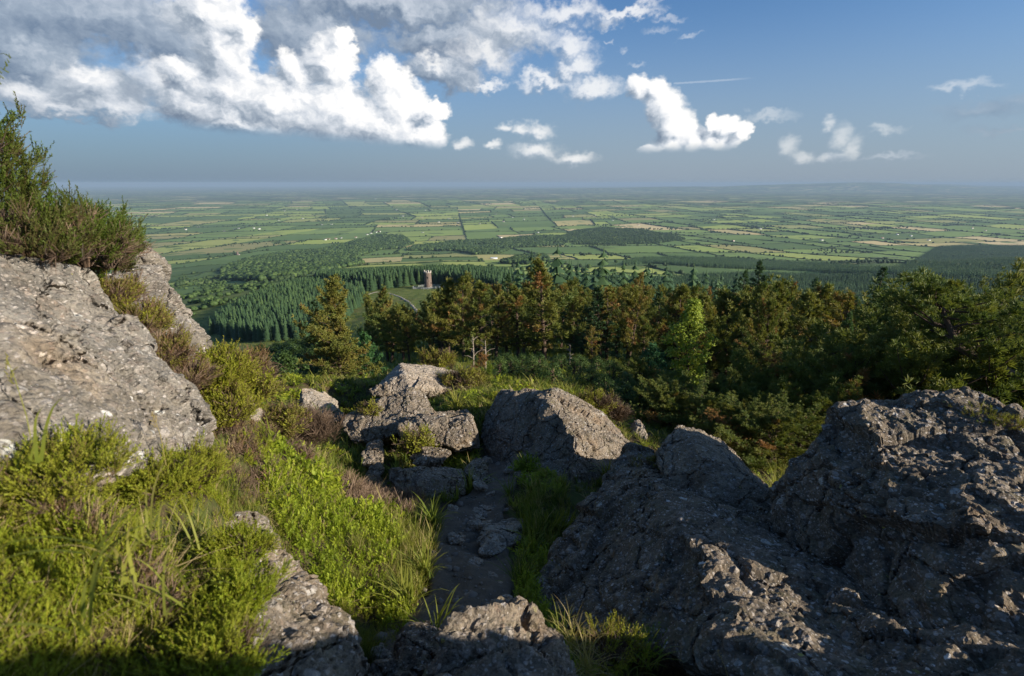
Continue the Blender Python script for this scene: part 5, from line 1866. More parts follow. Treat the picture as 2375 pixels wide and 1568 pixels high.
dead_tree(1097, 850, 23, 780, 1, 'bare grey dead stem with thin twigs at the forest edge behind the long pale rock')
dead_tree(1455, 925, 19, 880, 2, 'short pale broken snag with a forked top in the bushes behind the half-lit boulder')
dead_tree(1320, 845, 27, 800, 3, 'thin pale dead stick beside the bare trunk of the tall ragged pine')
dead_tree(1850, 880, 20, 760, 4, 'slim bare dead stem poking up amid the scrub on the right')
dead_tree(1125, 848, 22.5, 790, 5, 'crooked leafless sapling right of the bare grey dead stem')
# orange dead young conifer by the pale rock
RB = make_conifer(190, 1.6, 0.15, 0.6, 30, tuft(8, 0.10, 0.02, 9), 'pine', 0.98, 0.03, 0.2, 0.0, 0.8, 1.0, 34, 0.02)
p, h = fit(1115, 862, 20.5, 822)
tree_from('dead_conifer', RB, p, 'small orange-brown dead conifer at the foot of the forest edge', 'tree', None, 0, (h / 1.6,) * 3)
# bushes at the forest edge
BUSH = [make_leafy(200 + s, 1.3, 0.75, 18, 110, 'bushleaf', 0.03, 0.45, 0.1) for s in range(2)]
for i, (x, y, d, ty) in enumerate([(1380, 880, 20, 830), (1420, 905, 18, 860), (1340, 870, 22, 840), (1180, 880, 19, 855), (1210, 870, 21, 835), (1290, 870, 22, 850), (1450, 930, 16, 890), (1510, 950, 16, 905), (1160, 905, 15.5, 880), (1250, 895, 18, 872), (1330, 900, 17, 876), (1185, 900, 16, 878), (1235, 905, 15.5, 884), (1280, 915, 15, 888), (1370, 915, 15.5, 886), (1400, 930, 14.5, 900), (1450, 950, 14, 915), (1300, 885, 19, 862), (1230, 880, 20, 858), (1345, 885, 19, 860), (1480, 965, 13.5, 930), (1165, 880, 19, 862), (1410, 890, 19, 856), (1530, 970, 14.5, 930)]):
    p, h = fit(x, y, d, ty)
    tree_from('bush', BUSH[i % 2], p, 'low green bush at the foot of the pine belt', 'bush', 'bushes at the forest edge', rng.uniform(0, 6), (max(h, .7) / 1.3,) * 3)

# dark thicket in the hollow left of the olive pine
THK = [make_leafy(210 + s, 1.6, 1.0, 22, 120, 'bushleaf', 0.045, 0.3, 0.08) for s in range(2)]
P = fill([(585, 868), (640, 822), (720, 800), (760, 806), (775, 850), (745, 866), (690, 884), (620, 888)], 1.6)
r = np.hypot(P[:, 0], P[:, 1])
P, r = P[np.argsort(r)], np.sort(r)
keep = [0] if len(P) else []
for i in range(1, len(P)):
    if all(np.hypot(*(P[i] - P[k])[:2]) > 0.055 * r[i] for k in keep[-60:]):
        keep.append(i)
for i in keep[:110]:
    s = float(np.clip(0.034 * r[i], 0.6, 3.2)) * rng.uniform(0.8, 1.2)
    tree_from('bush', THK[i % 2], P[i], 'dark shrub in the shady hollow left of the stout olive pine', 'bush', 'shrubs in the shady hollow', rng.uniform(0, 6), (s, s, s * 0.9))
# ------------------------------------------------------------------ heather, bilberry, grass
def heather_sprig(seed, L=0.16, shoots=9, leaves=11, lw=0.006, ll=0.011):
    r = np.random.default_rng(seed)
    V, Q, tv = [], [], []
    n = 0

    def quad(p, d, s, l, w, tn):
        nonlocal n
        V.extend([p - s * w * 0.5, p + s * w * 0.5, p + d * l + s * w * 0.35, p + d * l - s * w * 0.35])
        Q.append([n, n + 1, n + 2, n + 3])
        tv.extend([tn] * 4)
        n += 4
    for k in range(shoots):
        a = k * 2.4 + r.normal() * 0.3
        f = k / shoots
        b = np.array([0, 0, L * (0.15 + 0.45 * f)])
        th = r.uniform(0.15, 0.75) * (1.1 - 0.5 * f)
        d = np.array([math.cos(a) * math.sin(th), math.sin(a) * math.sin(th), math.cos(th)])
        l = L * r.uniform(0.35, 0.6)
        s = np.cross(d, r.normal(size=3))
        s /= np.linalg.norm(s)
        quad(b, d, s, l, 0.003, 0.35)                     # woody shoot
        for i in range(leaves):
            u = 0.25 + 0.75 * i / leaves
            q = b + d * l * u
            o = r.normal(size=3)
            o -= d * (o @ d)
            o /= np.linalg.norm(o)
            dd = d * 0.8 + o * 0.75
            dd /= np.linalg.norm(dd)
            quad(q, dd, np.cross(dd, o + r.normal(size=3) * .3) / 1.2, ll * r.uniform(.8, 1.2), lw, 0.16 * (1 - u) - 0.06 * u)
    return np.array(V), np.array(Q), np.array(tv)


def twig_sprig(seed, L=0.16, shoots=22):
    r = np.random.default_rng(seed)
    V, Q = [], []
    for k in range(shoots):
        a = r.uniform(0, 6.28)
        th = r.uniform(0.1, 0.9)
        d = np.array([math.cos(a) * math.sin(th), math.sin(a) * math.sin(th), math.cos(th)])
        b = np.array([0, 0, L * r.uniform(0, 0.5)])
        s = np.cross(d, r.normal(size=3))
        s /= np.linalg.norm(s)
        l = L * r.uniform(0.3, 0.7)
        w = 0.0017
        n = len(V)
        V += [b - s * w, b + s * w, b + d * l + s * w * 0.6, b + d * l - s * w * 0.6]
        Q.append([n, n + 1, n + 2, n + 3])
    V = np.array(V)
    return V, np.array(Q), np.zeros(len(V))


def bilberry_sprig(seed, L=0.2, n=16, size=0.011):
    r = np.random.default_rng(seed)
    V, Q, tv = [], [], []
    for k in range(3):
        a = k * 2.1 + r.normal() * 0.3
        th = r.uniform(0.1, 0.5)
        d = np.array([math.cos(a) * math.sin(th), math.sin(a) * math.sin(th), math.cos(th)])
        l = L * r.uniform(0.7, 1.1)
        s = np.cross(d, r.normal(size=3))
        s /= np.linalg.norm(s)
        m = len(V)
        V += [-s * 0.0015, s * 0.0015, d * l + s * 0.001, d * l - s * 0.001]
        Q.append([m, m + 1, m + 2, m + 3])
        tv += [0.0] * 4
        for i in range(n):
            u = 0.35 + 0.65 * i / n
            o = r.normal(size=3)
            o -= d * (o @ d)
            o /= np.linalg.norm(o)
            dd = o * 0.8 + d * 0.7
            dd /= np.linalg.norm(dd)
            w = np.cross(dd, d)
            w /= np.linalg.norm(w) + 1e-9
            p = d * l * u
            z = size * r.uniform(.8, 1.4)
            m = len(V)
            V += [p, p + dd * z + w * z * 0.45, p + dd * z * 2.0, p + dd * z - w * z * 0.45]
            Q.append([m, m + 1, m + 2, m + 3])
            tv += [0.25 * u - 0.1] * 4
    return np.array(V), np.array(Q), np.array(tv)


def grass_tuft(seed, n=16, L=0.28, w=0.005, spread=0.55, seg=4, arch=0.9):
    r = np.random.default_rng(seed)
    V, Q, tv = [], [], []
    for i in range(n):
        a = r.uniform(0, 6.28)
        l = L * r.uniform(0.55, 1.2)
        th0 = r.uniform(0.0, spread)
        b = np.array([r.normal() * 0.02, r.normal() * 0.02, -0.02])
        side = np.array([-math.sin(a), math.cos(a), 0])
        p = b.copy()
        m = len(V)
        dt = r.normal() * 0.06
        for k in range(seg + 1):
            u = k / seg
            th = th0 + arch * u * u * r.uniform(0.8, 1.2)
            ww = w * (1 - u ** 2.2 * 0.92) * 0.5
            V += [p - side * ww, p + side * ww]
            tv += [dt + 0.22 * (u - 0.4)] * 2
            p = p + np.array([math.cos(a) * math.sin(th), math.sin(a) * math.sin(th), math.cos(th)]) * l / seg
            if k < seg:
                Q.append([m + 2 * k, m + 2 * k + 1, m + 2 * k + 3, m + 2 * k + 2])
    return np.array(V), np.array(Q), np.array(tv)


HS = [heather_sprig(s) for s in range(4)]
HSC = [heather_sprig(10 + s, 0.18, 7, 5, 0.011, 0.02) for s in range(3)]        # coarser, for further off
TW = [twig_sprig(s) for s in range(3)]
BS = [bilberry_sprig(s) for s in range(4)]
BSC = [bilberry_sprig(10 + s, 0.2, 8, 0.018) for s in range(3)]
GT = [grass_tuft(s) for s in range(4)]
GTC = [grass_tuft(10 + s, 9, 0.32, 0.013, 0.5, 3) for s in range(3)]
RUSH = [grass_tuft(20 + s, 14, 0.30, 0.013, 0.75, 5, 1.2) for s in range(3)]
DRY = [grass_tuft(30 + s, 14, 0.24, 0.004, 0.9, 3, 1.0) for s in range(3)]


def inside_rock(P, lift=0.03):
    out = np.zeros(len(P), bool)
    for i, p in enumerate(P):
        o = Vector((p[0], p[1], p[2] + lift))
        for b in HULLS:
            c = b.ray_cast(o, Vector((0, 0, 1)))
            if c[0] is not None and c[1].z > 0:
                out[i] = True
                break
    return out


def put(mb, temps, P, S, tint, lean=0.25, up=None):
    N = len(P)
    if N == 0:
        return
    pick = rng.integers(0, len(temps), N)
    ax = np.array([0, 0, 1.0]) + rng.normal(size=(N, 3)) * [lean, lean, 0]
    if up is not None:
        ax = ax + up
    Rm = rot_from_axis(ax, rng.uniform(0, 6.28, N))
    for k, (v, q, tv) in enumerate(temps):
        s = pick == k
        if s.any():
            mb.scatter(v, q, None, P[s], Rm[s], S[s], tint[s], tv)


# regions of the near ground, given by outlines on the grid and thrown onto the ground
REG = {
    'path': [(925, 1540), (985, 1400), (1040, 1440), (1048, 1380), (1035, 1300), (1020, 1230), (985, 1170), (1080, 1160), (1130, 1080), (1190, 1090), (1170, 1170), (1215, 1200), (1225, 1260), (1190, 1330), (1185, 1410), (1140, 1440), (1040, 1510), (1000, 1568)],
    'bilberry': [(620, 1060), (700, 1040), (760, 1100), (800, 1150), (880, 1200), (930, 1260), (900, 1340), (860, 1420), (760, 1420), (700, 1330), (650, 1230), (620, 1150)],
    'brown': [(560, 960), (640, 985), (740, 980), (755, 1040), (690, 1040), (620, 1060), (610, 1180), (560, 1190), (520, 1100), (500, 1010)],
    'brown2': [(780, 1130), (860, 1130), (960, 1150), (1000, 1190), (960, 1215), (880, 1190), (800, 1165)],
    'rush': [(940, 1215), (1000, 1180), (1050, 1250), (1050, 1340), (1030, 1430), (960, 1440), (900, 1400), (930, 1300)],
    'slope': [(430, 800), (520, 800), (600, 880), (600, 960), (520, 980), (440, 860)],
}
GREG = {k: [tuple(p[:2]) for p in hit([q[0] for q in v], [q[1] for q in v])] for k, v in REG.items()}


def ground_cover():
    N = 60000
    az = rng.uniform(-1.12, 1.05, N)
    r = np.exp(rng.uniform(math.log(0.7), math.log(19), N))
    x, y = r * np.sin(az), r * np.cos(az)
    z = height(x, y)
    P = np.stack([x, y, z], 1)
    px, py, d = proj(P)
    ok = (px > -260) & (px < 2640) & (py < 1720)
    # path stays bare
    on = in_poly(x, y, GREG['path'])
    pd = np.full(N, 9.0)
    for i in range(len(PATHXY) - 1):
        a, b = PATHXY[i], PATHXY[i + 1]
        t = np.clip(((x - a[0]) * (b - a)[0] + (y - a[1]) * (b - a)[1]) / ((b - a) @ (b - a)), 0, 1)
        pd = np.minimum(pd, np.hypot(x - a[0] - t * (b - a)[0], y - a[1] - t * (b - a)[1]))
    bare = (pd < 0.33 + 0.1 * fbm2(x, y, 0.4, 2)) | (on & (pd < 0.5))
    ok &= ~bare
    P, x, y, r, px, py = P[ok], x[ok], y[ok], r[ok], px[ok], py[ok]
    keep = ~inside_rock(P)
    keep &= ~(in_poly(px, py, [(548, 1230), (600, 1205), (660, 1300), (740, 1420), (840, 1568), (900, 1760), (560, 1760), (575, 1568), (600, 1420)]) & (r < 3.2))
    keep &= ~(in_poly(px, py, [(0, 560), (480, 700), (500, 985), (330, 985), (0, 930)]) & (r < 3.4))
    P, x, y, r, px, py = P[keep], x[keep], y[keep], r[keep], px[keep], py[keep]
    n = len(P)
    f1 = fbm2(x, y, 0.9, 3, 1.0)
    f2 = fbm2(x, y, 0.35, 3, 5.0)
    kind = np.full(n, 'g', dtype='<U2')
    left = (x < -0.3 * y - 0.05)
    near = r < 2.6
    kind[(f1 > 0.15)] = 'b'
    kind[left & (r < 6) & (f1 > -0.15)] = 'h'
    kind[near & (x < 0)] = 'h'
    kind[near & (x < 0) & (f1 < -0.35)] = 'g'
    for k, c in (('bilberry', 'b'), ('brown', 't'), ('brown2', 'd'), ('rush', 'r'), ('slope', 'h')):
        kind[in_poly(x, y, GREG[k])] = c
    m = in_poly(x, y, GREG['bilberry'])
    kind[m & (f2 < -0.45)] = 'g'
    m = in_poly(x, y, GREG['brown'])
    kind[m & (f2 > 0.25)] = 'h'
    kind[m & (f2 < -0.4)] = 'b'
    kind[(kind == 'h') & (f2 > 0.62)] = 't'
    kind[(kind == 'r') & (f2 > 0.2)] = 'g'
    right = (x > 0.1 * y + 0.1) & (r < 12)
    kind[right & (kind != 'g') & (rng.random(n) < 0.6)] = 'g'
    kind[right & (r < 8) & (rng.random(n) < 0.62)] = 'x'          # thin, shaded turf beside the path
    dk = 0.14 * f1 + 0.08 * f2 + rng.normal(size=n) * 0.11
    one = np.ones(n)
    fat = np.clip(r / 4.5, 0.62, 2.4)
    B = {k: MB() for k in ('heather', 'bilberry', 'grass', 'stem')}
    close = r < 4.2

    def sel(k, c):
        return (kind == k) & (close if c else ~close)
    lumpy = (0.62 + 0.75 * np.clip(0.5 + 0.9 * fbm2(x, y, 0.28, 2, 8.0), 0, 1)) * np.where(right, 0.62, 1.0) * np.where((r > 5) & (r < 12), 0.8, 1.0)
    hi = np.stack([fat, fat, np.clip(fat, 0.66, 0.95)], 1) * lumpy[:, None]
    s = sel('h', True)
    put(B['heather'], HS, P[s], hi[s] * rng.uniform(0.7, 1.25, s.sum())[:, None] * 0.95, np.clip(0.22 + dk[s], 0, 1))
    s = sel('h', False)
    put(B['heather'], HSC, P[s], hi[s] * rng.uniform(0.8, 1.3, s.sum())[:, None] * 0.9, np.clip(0.35 + dk[s] * 1.5, 0, 1))
    s = (kind == 't')
    put(B['stem'], TW, P[s], hi[s] * rng.uniform(0.8, 1.3, s.sum())[:, None], np.clip(0.6 + dk[s] * 1.5, 0, 1), 0.5)
    s2 = np.where(s)[0]
    s2 = s2[rng.random(len(s2)) < 0.5]
    put(B['heather'], HSC, P[s2], hi[s2] * 0.9, np.clip(0.72 + dk[s2] * 2.5, 0, 1), 0.4)
    s = sel('b', True)
    put(B['bilberry'], BS, P[s], hi[s] * rng.uniform(0.75, 1.25, s.sum())[:, None], np.clip(0.40 + dk[s], 0, 1))
    s = sel('b', False)
    put(B['bilberry'], BSC, P[s], hi[s] * rng.uniform(0.75, 1.2, s.sum())[:, None] * 0.9, np.clip(0.45 + dk[s], 0, 1))
    s = sel('g', True)
    put(B['grass'], GT, P[s], hi[s] * rng.uniform(0.6, 1.1, s.sum())[:, None] * 0.8, np.clip(0.36 + dk[s] * 2, 0, 1))
    s = sel('g', False)
    put(B['grass'], GTC, P[s], hi[s] * rng.uniform(0.55, 1.1, s.sum())[:, None] * 0.85, np.clip(0.38 + dk[s] * 2, 0, 1))
    s = np.where(kind == 'r')[0]
    s = s[rng.random(len(s)) < 0.45]
    put(B['grass'], GT, P[s], hi[s] * rng.uniform(0.7, 1.1, len(s))[:, None], np.clip(0.5 + dk[s] * 2, 0, 1))
    s = np.where(kind == 'r')[0]
    s = s[rng.random(len(s)) < 0.2]
    put(B['grass'], RUSH, P[s], np.clip(fat[s], 0.9, 1.2)[:, None] * rng.uniform(0.6, 1.0, len(s))[:, None], np.clip(0.42 + dk[s], 0, 1), 0.3)
    s = np.where(kind == 'd')[0]
    put(B['stem'], TW, P[s], hi[s] * rng.uniform(1.0, 1.7, len(s))[:, None], np.clip(0.75 + dk[s] * 1.5, 0, 1), 0.35)
    s = rng.random(n) < 0.16
    put(B['grass'], DRY, P[s], hi[s] * rng.uniform(0.6, 1.2, s.sum())[:, None], np.clip(0.85 + dk[s], 0, 1), 0.5)
    for k, nm in (('heather', 'heather'), ('bilberry', 'bilberry'), ('grass', 'grass'), ('stem', 'dry_heather')):
        o = B[k].build(nm, MAT[k])
        o['kind'] = 'stuff'
    # rough grass on the hillside further down
    M = 26000
    az = rng.uniform(-0.72, 0.9, M)
    r = np.exp(rng.uniform(math.log(19), math.log(430), M))
    x, y = r * np.sin(az), r * np.cos(az)
    P = np.stack([x, y, height(x, y)], 1)
    px, py, d = proj(P)
    ok = (px > 300) & (px < 2500) & ((r < 70) | (px < 1000))
    P, r, x, y = P[ok], r[ok], x[ok], y[ok]
    mb = MB()
    t = np.clip(0.38 + 0.22 * fbm2(x, y, 9, 3) + rng.normal(size=len(r)) * 0.1, 0, 0.95)
    put(mb, GTC, P, np.clip(r / 24, 1.0, 5.0) * rng.uniform(0.6, 1.2, len(r)) * 0.9, t, 0.2)
    o = mb.build('hill_grass', MAT['grass'])
    o['kind'] = 'stuff'


ground_cover()


def bush(name, label, c, rad, n, tint=0.35, brown=0.25, group=None, temps=HS, sc=1.0, mat='heather', cat='heather', stemcol=0.4, seed=0, world=None):
    """a rounded heather bush: woody stems from the foot, leafy sprigs over an uneven shell"""
    r = np.random.default_rng(900 + seed)
    p = np.array(at(*c)) if world is None else np.array(world, float)
    t = empty(name, p, label, cat, group)
    rx, ry, rz = rad
    d = r.normal(size=(n, 3))
    d[:, 2] = np.abs(d[:, 2]) * 1.1 - 0.12
    d /= np.linalg.norm(d, axis=1)[:, None]
    lump = 1 + 0.50 * fbm(d * 1.9 + seed * 7, 3) + 0.12 * r.normal(size=n)
    q = d * (lump * r.uniform(0.45, 1.0, n) ** 0.45)[:, None] * np.array([rx, ry, rz])
    ax = d * [0.8, 0.8, 0.4] + np.array([0, 0, 0.9]) + r.normal(size=(n, 3)) * 0.25
    R = rot_from_axis(ax, r.uniform(0, 6.28, n))
    col = np.clip(tint + 0.25 * fbm(d * 2.3 + seed, 2) + r.normal(size=n) * 0.08, 0, 1)
    fb, sb = MB(), MB()
    pk = r.integers(0, len(temps), n)
    dead = fbm(d * 2.0 + seed * 3 + 40, 2) > (0.55 - brown * 1.6)
    for k, (v, qq, tv) in enumerate(temps):
        s = (pk == k) & ~dead
        if s.any():
            fb.scatter(v, qq, None, q[s] - ax[s] * 0.05 * sc, R[s], r.uniform(0.7, 1.2, s.sum()) * sc, col[s], tv)
    m = dead
    if m.any():
        v, qq, tv = TW[0]
        sb.scatter(v, qq, None, q[m] * 0.93 - ax[m] * 0.05 * sc, R[m], r.uniform(0.8, 1.3, m.sum()) * sc, np.clip(0.5 + r.normal(size=m.sum()) * 0.2, 0, 1), tv)
    for i in range(max(8, n // 22)):
        e = q[r.integers(0, n)]
        tube(sb, [[e[0] * 0.1, e[1] * 0.1, -0.08], e * [0.45, 0.45, 0.5] + r.normal(size=3) * 0.02, e * 0.95], [0.007 * sc, 0.005 * sc, 0.002 * sc], 4, stemcol + r.normal() * 0.15)
    fb.build('foliage', MAT[mat], t)
    sb.build('stems', MAT['stem'], t)
    return t


# on and around the left-hand rocks
bush('heather_bush', 'tall dark green heather bush rising at the left edge above the big slab', (-25, 560, 2.55), (0.25, 0.28, 0.56), 820, 0.42, 0.03, stemcol=0.15, mat='heather_dark', seed=1, sc=0.9)
bush('heather_bush', 'brown-stemmed heather bush filling the foot of the tall bush at the left edge', (20, 585, 2.4), (0.34, 0.25, 0.16), 420, 0.5, 0.18, stemcol=0.15, mat='heather_dark', seed=2, sc=0.9)
bush('heather_bush', 'bright green heather bush with a pointed top beside the tall left bush', (190, 585, 2.8), (0.19, 0.25, 0.22), 520, 0.28, 0.03, stemcol=0.15, mat='heather_dark', seed=3, sc=0.9)
bush('heather_bush', 'low rounded heather bush hanging over the rock at the end of the skyline bushes', (248, 592, 3.1), (0.15, 0.25, 0.15), 280, 0.4, 0.06, stemcol=0.15, mat='heather_dark', seed=4, sc=0.9)
bush('heather_bush', 'greyish green heather spilling over the crack above the second rock', (225, 632, 3.35), (0.13, 0.2, 0.09), 170, 0.5, 0.15, stemcol=0.15, mat='heather_dark', seed=5, sc=0.9)
for i, (x, y, d, rx, rz, tn, br, lab) in enumerate([
        (262, 700, 3.3, 0.10, 0.10, 0.5, 0.15, 'dull green heather clump at the top of the cleft between the two big left rocks'),
        (312, 768, 3.25, 0.13, 0.11, 0.5, 0.2, 'olive heather clump halfway down the cleft between the two big left rocks'),
        (368, 838, 3.2, 0.14, 0.10, 0.55, 0.3, 'brown twiggy heather clump low in the cleft between the two big left rocks'),
        (415, 892, 3.25, 0.14, 0.09, 0.6, 0.4, 'dry brown heather clump under the tip of the second rock')]):
    bush('heather_bush', lab, (x, y, d), (rx, 0.22, rz), 330, tn, br, seed=10 + i, sc=0.9)
for i, (x, y, d, rx, rz, tn, br, lab) in enumerate([
        (498, 880, 4.1, 0.22, 0.2, 0.3, 0.1, 'big yellow-green heather bush on the slope right of the second rock'),
        (548, 925, 4.4, 0.26, 0.18, 0.36, 0.12, 'broad olive heather bush right of the big yellow-green one'),
        (515, 965, 4.0, 0.2, 0.15, 0.33, 0.12, 'green heather bush above the tip of the big left slab'),
        (575, 880, 4.9, 0.2, 0.22, 0.6, 0.45, 'brown-tipped heather bush on the slope silhouetted above the hollow'),
        (625, 1000, 5.2, 0.30, 0.16, 0.55, 0.3, 'mixed green and brown heather mound left of the white-lichened block'),
        (705, 1010, 6.0, 0.36, 0.24, 0.85, 0.95, 'bare grey-brown heather bush leaning out in front of the white-lichened block'),
        (660, 1075, 4.9, 0.2, 0.12, 0.75, 0.7, 'small rusty heather clump in the middle of the sunny bank')]):
    bush('heather_bush', lab, (x, y, d), (rx, rx * 0.9, rz), 420, tn, br, seed=20 + i, sc=1.15, temps=HSC if d > 4.3 else HS)
# foreground mounds at the lower left
for i, (x, y, d, rx, rz, tn, lab) in enumerate([
        (520, 1420, 1.62, 0.13, 0.10, 0.14, 'vivid green heather mound overhanging the long grey slab edge'),
        (550, 1290, 2.1, 0.10, 0.07, 0.16, 'bright heather tuft at the upper end of the long grey slab edge'),
        (470, 1560, 1.35, 0.14, 0.09, 0.16, 'vivid green heather mound at the bottom edge left of the slab'),
        (330, 1130, 1.9, 0.16, 0.06, 0.3, 'green heather mound against the foot of the big left slab'),
        (120, 1110, 1.5, 0.18, 0.06, 0.26, 'green heather mound at the left edge under the big slab'),
        (440, 1110, 2.2, 0.14, 0.07, 0.32, 'heather mound below the right tip of the big left slab')]):
    bush('heather_bush', lab, (x, y, d), (rx, rx, rz), 300, tn, 0.05, seed=30 + i, sc=0.62)


# woodrush with broad strap leaves in the foreground
def rush(label, c, L, n, w=0.016, seed=0, tint=0.35, spread=0.9, arch=1.3, group=None, name='grass_tuft'):
    v, q, tv = grass_tuft(400 + seed, n, L, w, spread, 7, arch)
    mb = MB()
    mb.add(v, q, None, np.clip(tint + tv, 0, 1))
    p = np.array(at(*c))
    o = mb.build(name, MAT['grass'], None, True, p)
    thing(o, label, 'grass', group)


for i, (c, L, n, w, tn, lab) in enumerate([
        ((225, 1260, 1.12), 0.17, 6, 0.010, 0.6, 'broad-leaved grass tuft with pale strap leaves near the left edge'),
        ((300, 1330, 1.15), 0.19, 8, 0.008, 0.62, 'broad-leaved grass tuft arching right in the middle of the near bank'),
        ((395, 1380, 1.3), 0.18, 9, 0.007, 0.66, 'yellowing broad-leaved grass tuft beside the vivid heather'),
        ((180, 1450, 1.0), 0.16, 6, 0.010, 0.5, 'dark broad-leaved grass tuft low at the left in shade'),
        ((60, 1060, 1.25), 0.18, 6, 0.009, 0.5, 'broad-leaved grass tuft in front of the big slab at the left edge'),
        ((330, 1240, 1.25), 0.17, 8, 0.006, 0.7, 'straw-flecked grass tuft above the arching one'),
        ((460, 1260, 1.6), 0.18, 9, 0.006, 0.68, 'thin yellow-green grass tuft near the brown heather'),
        ((985, 1330, 4.15), 0.34, 30, 0.014, 0.5, 'sunlit broad grass tuft at the left rim of the path'),
        ((945, 1400, 3.65), 0.34, 30, 0.013, 0.45, 'dark-edged grass tuft where the shadow crosses the bank'),
        ((1000, 1215, 5.3), 0.38, 34, 0.014, 0.25, 'green grass tuft drooping over the path left of the slab'),
        ((1010, 1470, 3.15), 0.3, 26, 0.010, 0.5, 'spiky yellow-green grass tuft at the foot of the bank above the dark earthy rock'),
        ((1090, 1150, 7.0), 0.5, 30, 0.014, 0.4, 'tall grass tuft at the right end of the thick slab'),
        ((1205, 1370, 4.3), 0.42, 46, 0.010, 0.18, 'dark green grass tuft between the path and the dark slab'),
        ((1235, 1290, 4.9), 0.36, 34, 0.010, 0.2, 'shaded grass tuft under the left flank of the dark slab'),
        ((1180, 1150, 6.6), 0.42, 30, 0.012, 0.2, 'shaded grass tuft at the upper right of the path'),
        ((1405, 1105, 7.5), 0.34, 34, 0.013, 0.55, 'sunlit grass tuft in the notch between the half-lit boulder and the dark slab'),
        ((1795, 1150, 6.6), 0.52, 60, 0.009, 0.66, 'golden sunlit grass tuft in the gap left of the massive right boulder'),
        ((745, 980, 10.0), 0.5, 50, 0.018, 0.3, 'fresh green grass tuft below the white-lichened block'),
        ((920, 1110, 7.6), 0.4, 30, 0.012, 0.2, 'dark grass tuft left of the thick slab'),
        ((1060, 950, 11.2), 0.6, 60, 0.02, 0.55, 'yellowish grass tuft between the pale rock and the half-lit boulder'),
        ((1330, 1500, 2.5), 0.22, 44, 0.004, 0.8, 'pale dry grass tuft between the rugged rock and the dark slab'),
        ((1360, 1545, 2.3), 0.2, 40, 0.004, 0.72, 'straw-coloured grass tuft at the bottom edge right of the rugged rock'),
        ((1300, 1470, 2.8), 0.2, 26, 0.005, 0.5, 'green grass tuft at the shoulder of the rugged rock'),
        ((1500, 1545, 2.7), 0.22, 26, 0.005, 0.3, 'thin green grass tuft under the dark slab at the bottom edge'),
        ((1620, 1180, 5.2), 0.16, 30, 0.006, 0.3, 'small grass tuft in the crack below the wedge-shaped block'),
        ((1840, 1290, 4.55), 0.16, 26, 0.006, 0.25, 'small green tuft in the crevice below the massive right boulder')]):
    rush(lab, c, L, n, w, i, tn)
bush('heather_bush', 'wispy heather sprig with pink-brown stems at the bottom edge before the dark slab', (1400, 1530, 2.55), (0.10, 0.10, 0.14), 36, 0.4, 0.25, seed=50, sc=0.8)
bush('heather_bush', 'second wispy heather sprig close right of the first, before the dark slab', (1455, 1500, 2.75), (0.08, 0.08, 0.11), 28, 0.36, 0.2, seed=51, sc=0.8)
bush('bilberry_bush', 'bright leafy bilberry sprig growing in front of the half-lit boulder', (1222, 1095, 7.3), (0.13, 0.13, 0.24), 40, 0.12, 0.0, seed=52, sc=1.2, temps=BSC, mat='bilberry', cat='shrub')
bush('bilberry_bush', 'green trailing bilberry under the dark slab at the bottom edge', (1500, 1500, 3.0), (0.10, 0.10, 0.08), 30, 0.3, 0.0, seed=53, sc=0.5, temps=BS, mat='bilberry', cat='shrub')
bush('heather_bush', 'heather on the ledge between the dark slab and the wedge-shaped block', (1500, 1095, 5.85), (0.24, 0.2, 0.1), 160, 0.5, 0.3, seed=54, sc=0.8)
bush('heather_bush', 'mossy heather strip running down the seam of the wedge-shaped block', (1560, 1140, 5.5), (0.16, 0.2, 0.1), 130, 0.5, 0.2, seed=55, sc=0.8)
bush('heather_bush', 'dark heather in the crevice above the dark slab', (1600, 1205, 5.2), (0.24, 0.16, 0.1), 130, 0.4, 0.1, seed=56, sc=0.8)
bush('heather_bush', 'olive heather bush on top of the rounded grey rock at the forest edge', (1015, 848, 16.4), (0.5, 0.4, 0.36), 200, 0.4, 0.15, seed=57, sc=2.2, temps=HSC)
bush('heather_bush', 'yellow-green heather over the middle of the long pale rock', (1075, 888, 13.9), (0.65, 0.4, 0.22), 260, 0.5, 0.15, seed=58, sc=1.9, temps=HSC)
bush('heather_bush', 'heather tuft on the left shoulder of the peaked boulder', (855, 955, 9.5), (0.16, 0.15, 0.12), 70, 0.5, 0.2, seed=59, sc=1.3, temps=HSC)
bush('heather_bush', 'dark heather clump in front of the flat-topped block', (965, 1040, 8.3), (0.26, 0.2, 0.22), 120, 0.45, 0.2, seed=60, sc=1.5, temps=HSC)
bush('heather_bush', 'heather bush behind the top of the half-lit boulder', (1380, 945, 10.8), (0.4, 0.3, 0.26), 170, 0.45, 0.2, seed=61, sc=1.8, temps=HSC)
bush('heather_bush', 'pinkish brown heather bush behind the right shoulder of the half-lit boulder', (1425, 965, 11), (0.26, 0.2, 0.2), 130, 0.8, 0.7, seed=62, sc=1.8, temps=HSC)


def stalk(label, pts, seed, tint=0.75):
    p = np.array(at(*pts[0]))
    P = np.array([at(*q) for q in pts]) - p
    mb = MB()
    tube(mb, P, np.linspace(0.0016, 0.0009, len(P)), 4, tint)
    r = np.random.default_rng(seed)
    for i in range(14):
        e = P[-1] * (1 - 0.02 * i) + r.normal(size=3) * 0.004
        tube(mb, [e, e + np.array([r.normal() * 0.008, r.normal() * 0.006, 0.012])], [0.0022, 0.0008], 3, tint + 0.1)
    o = mb.build('grass_stalk', MAT['grass'], None, False, p)
    thing(o, label, 'grass')


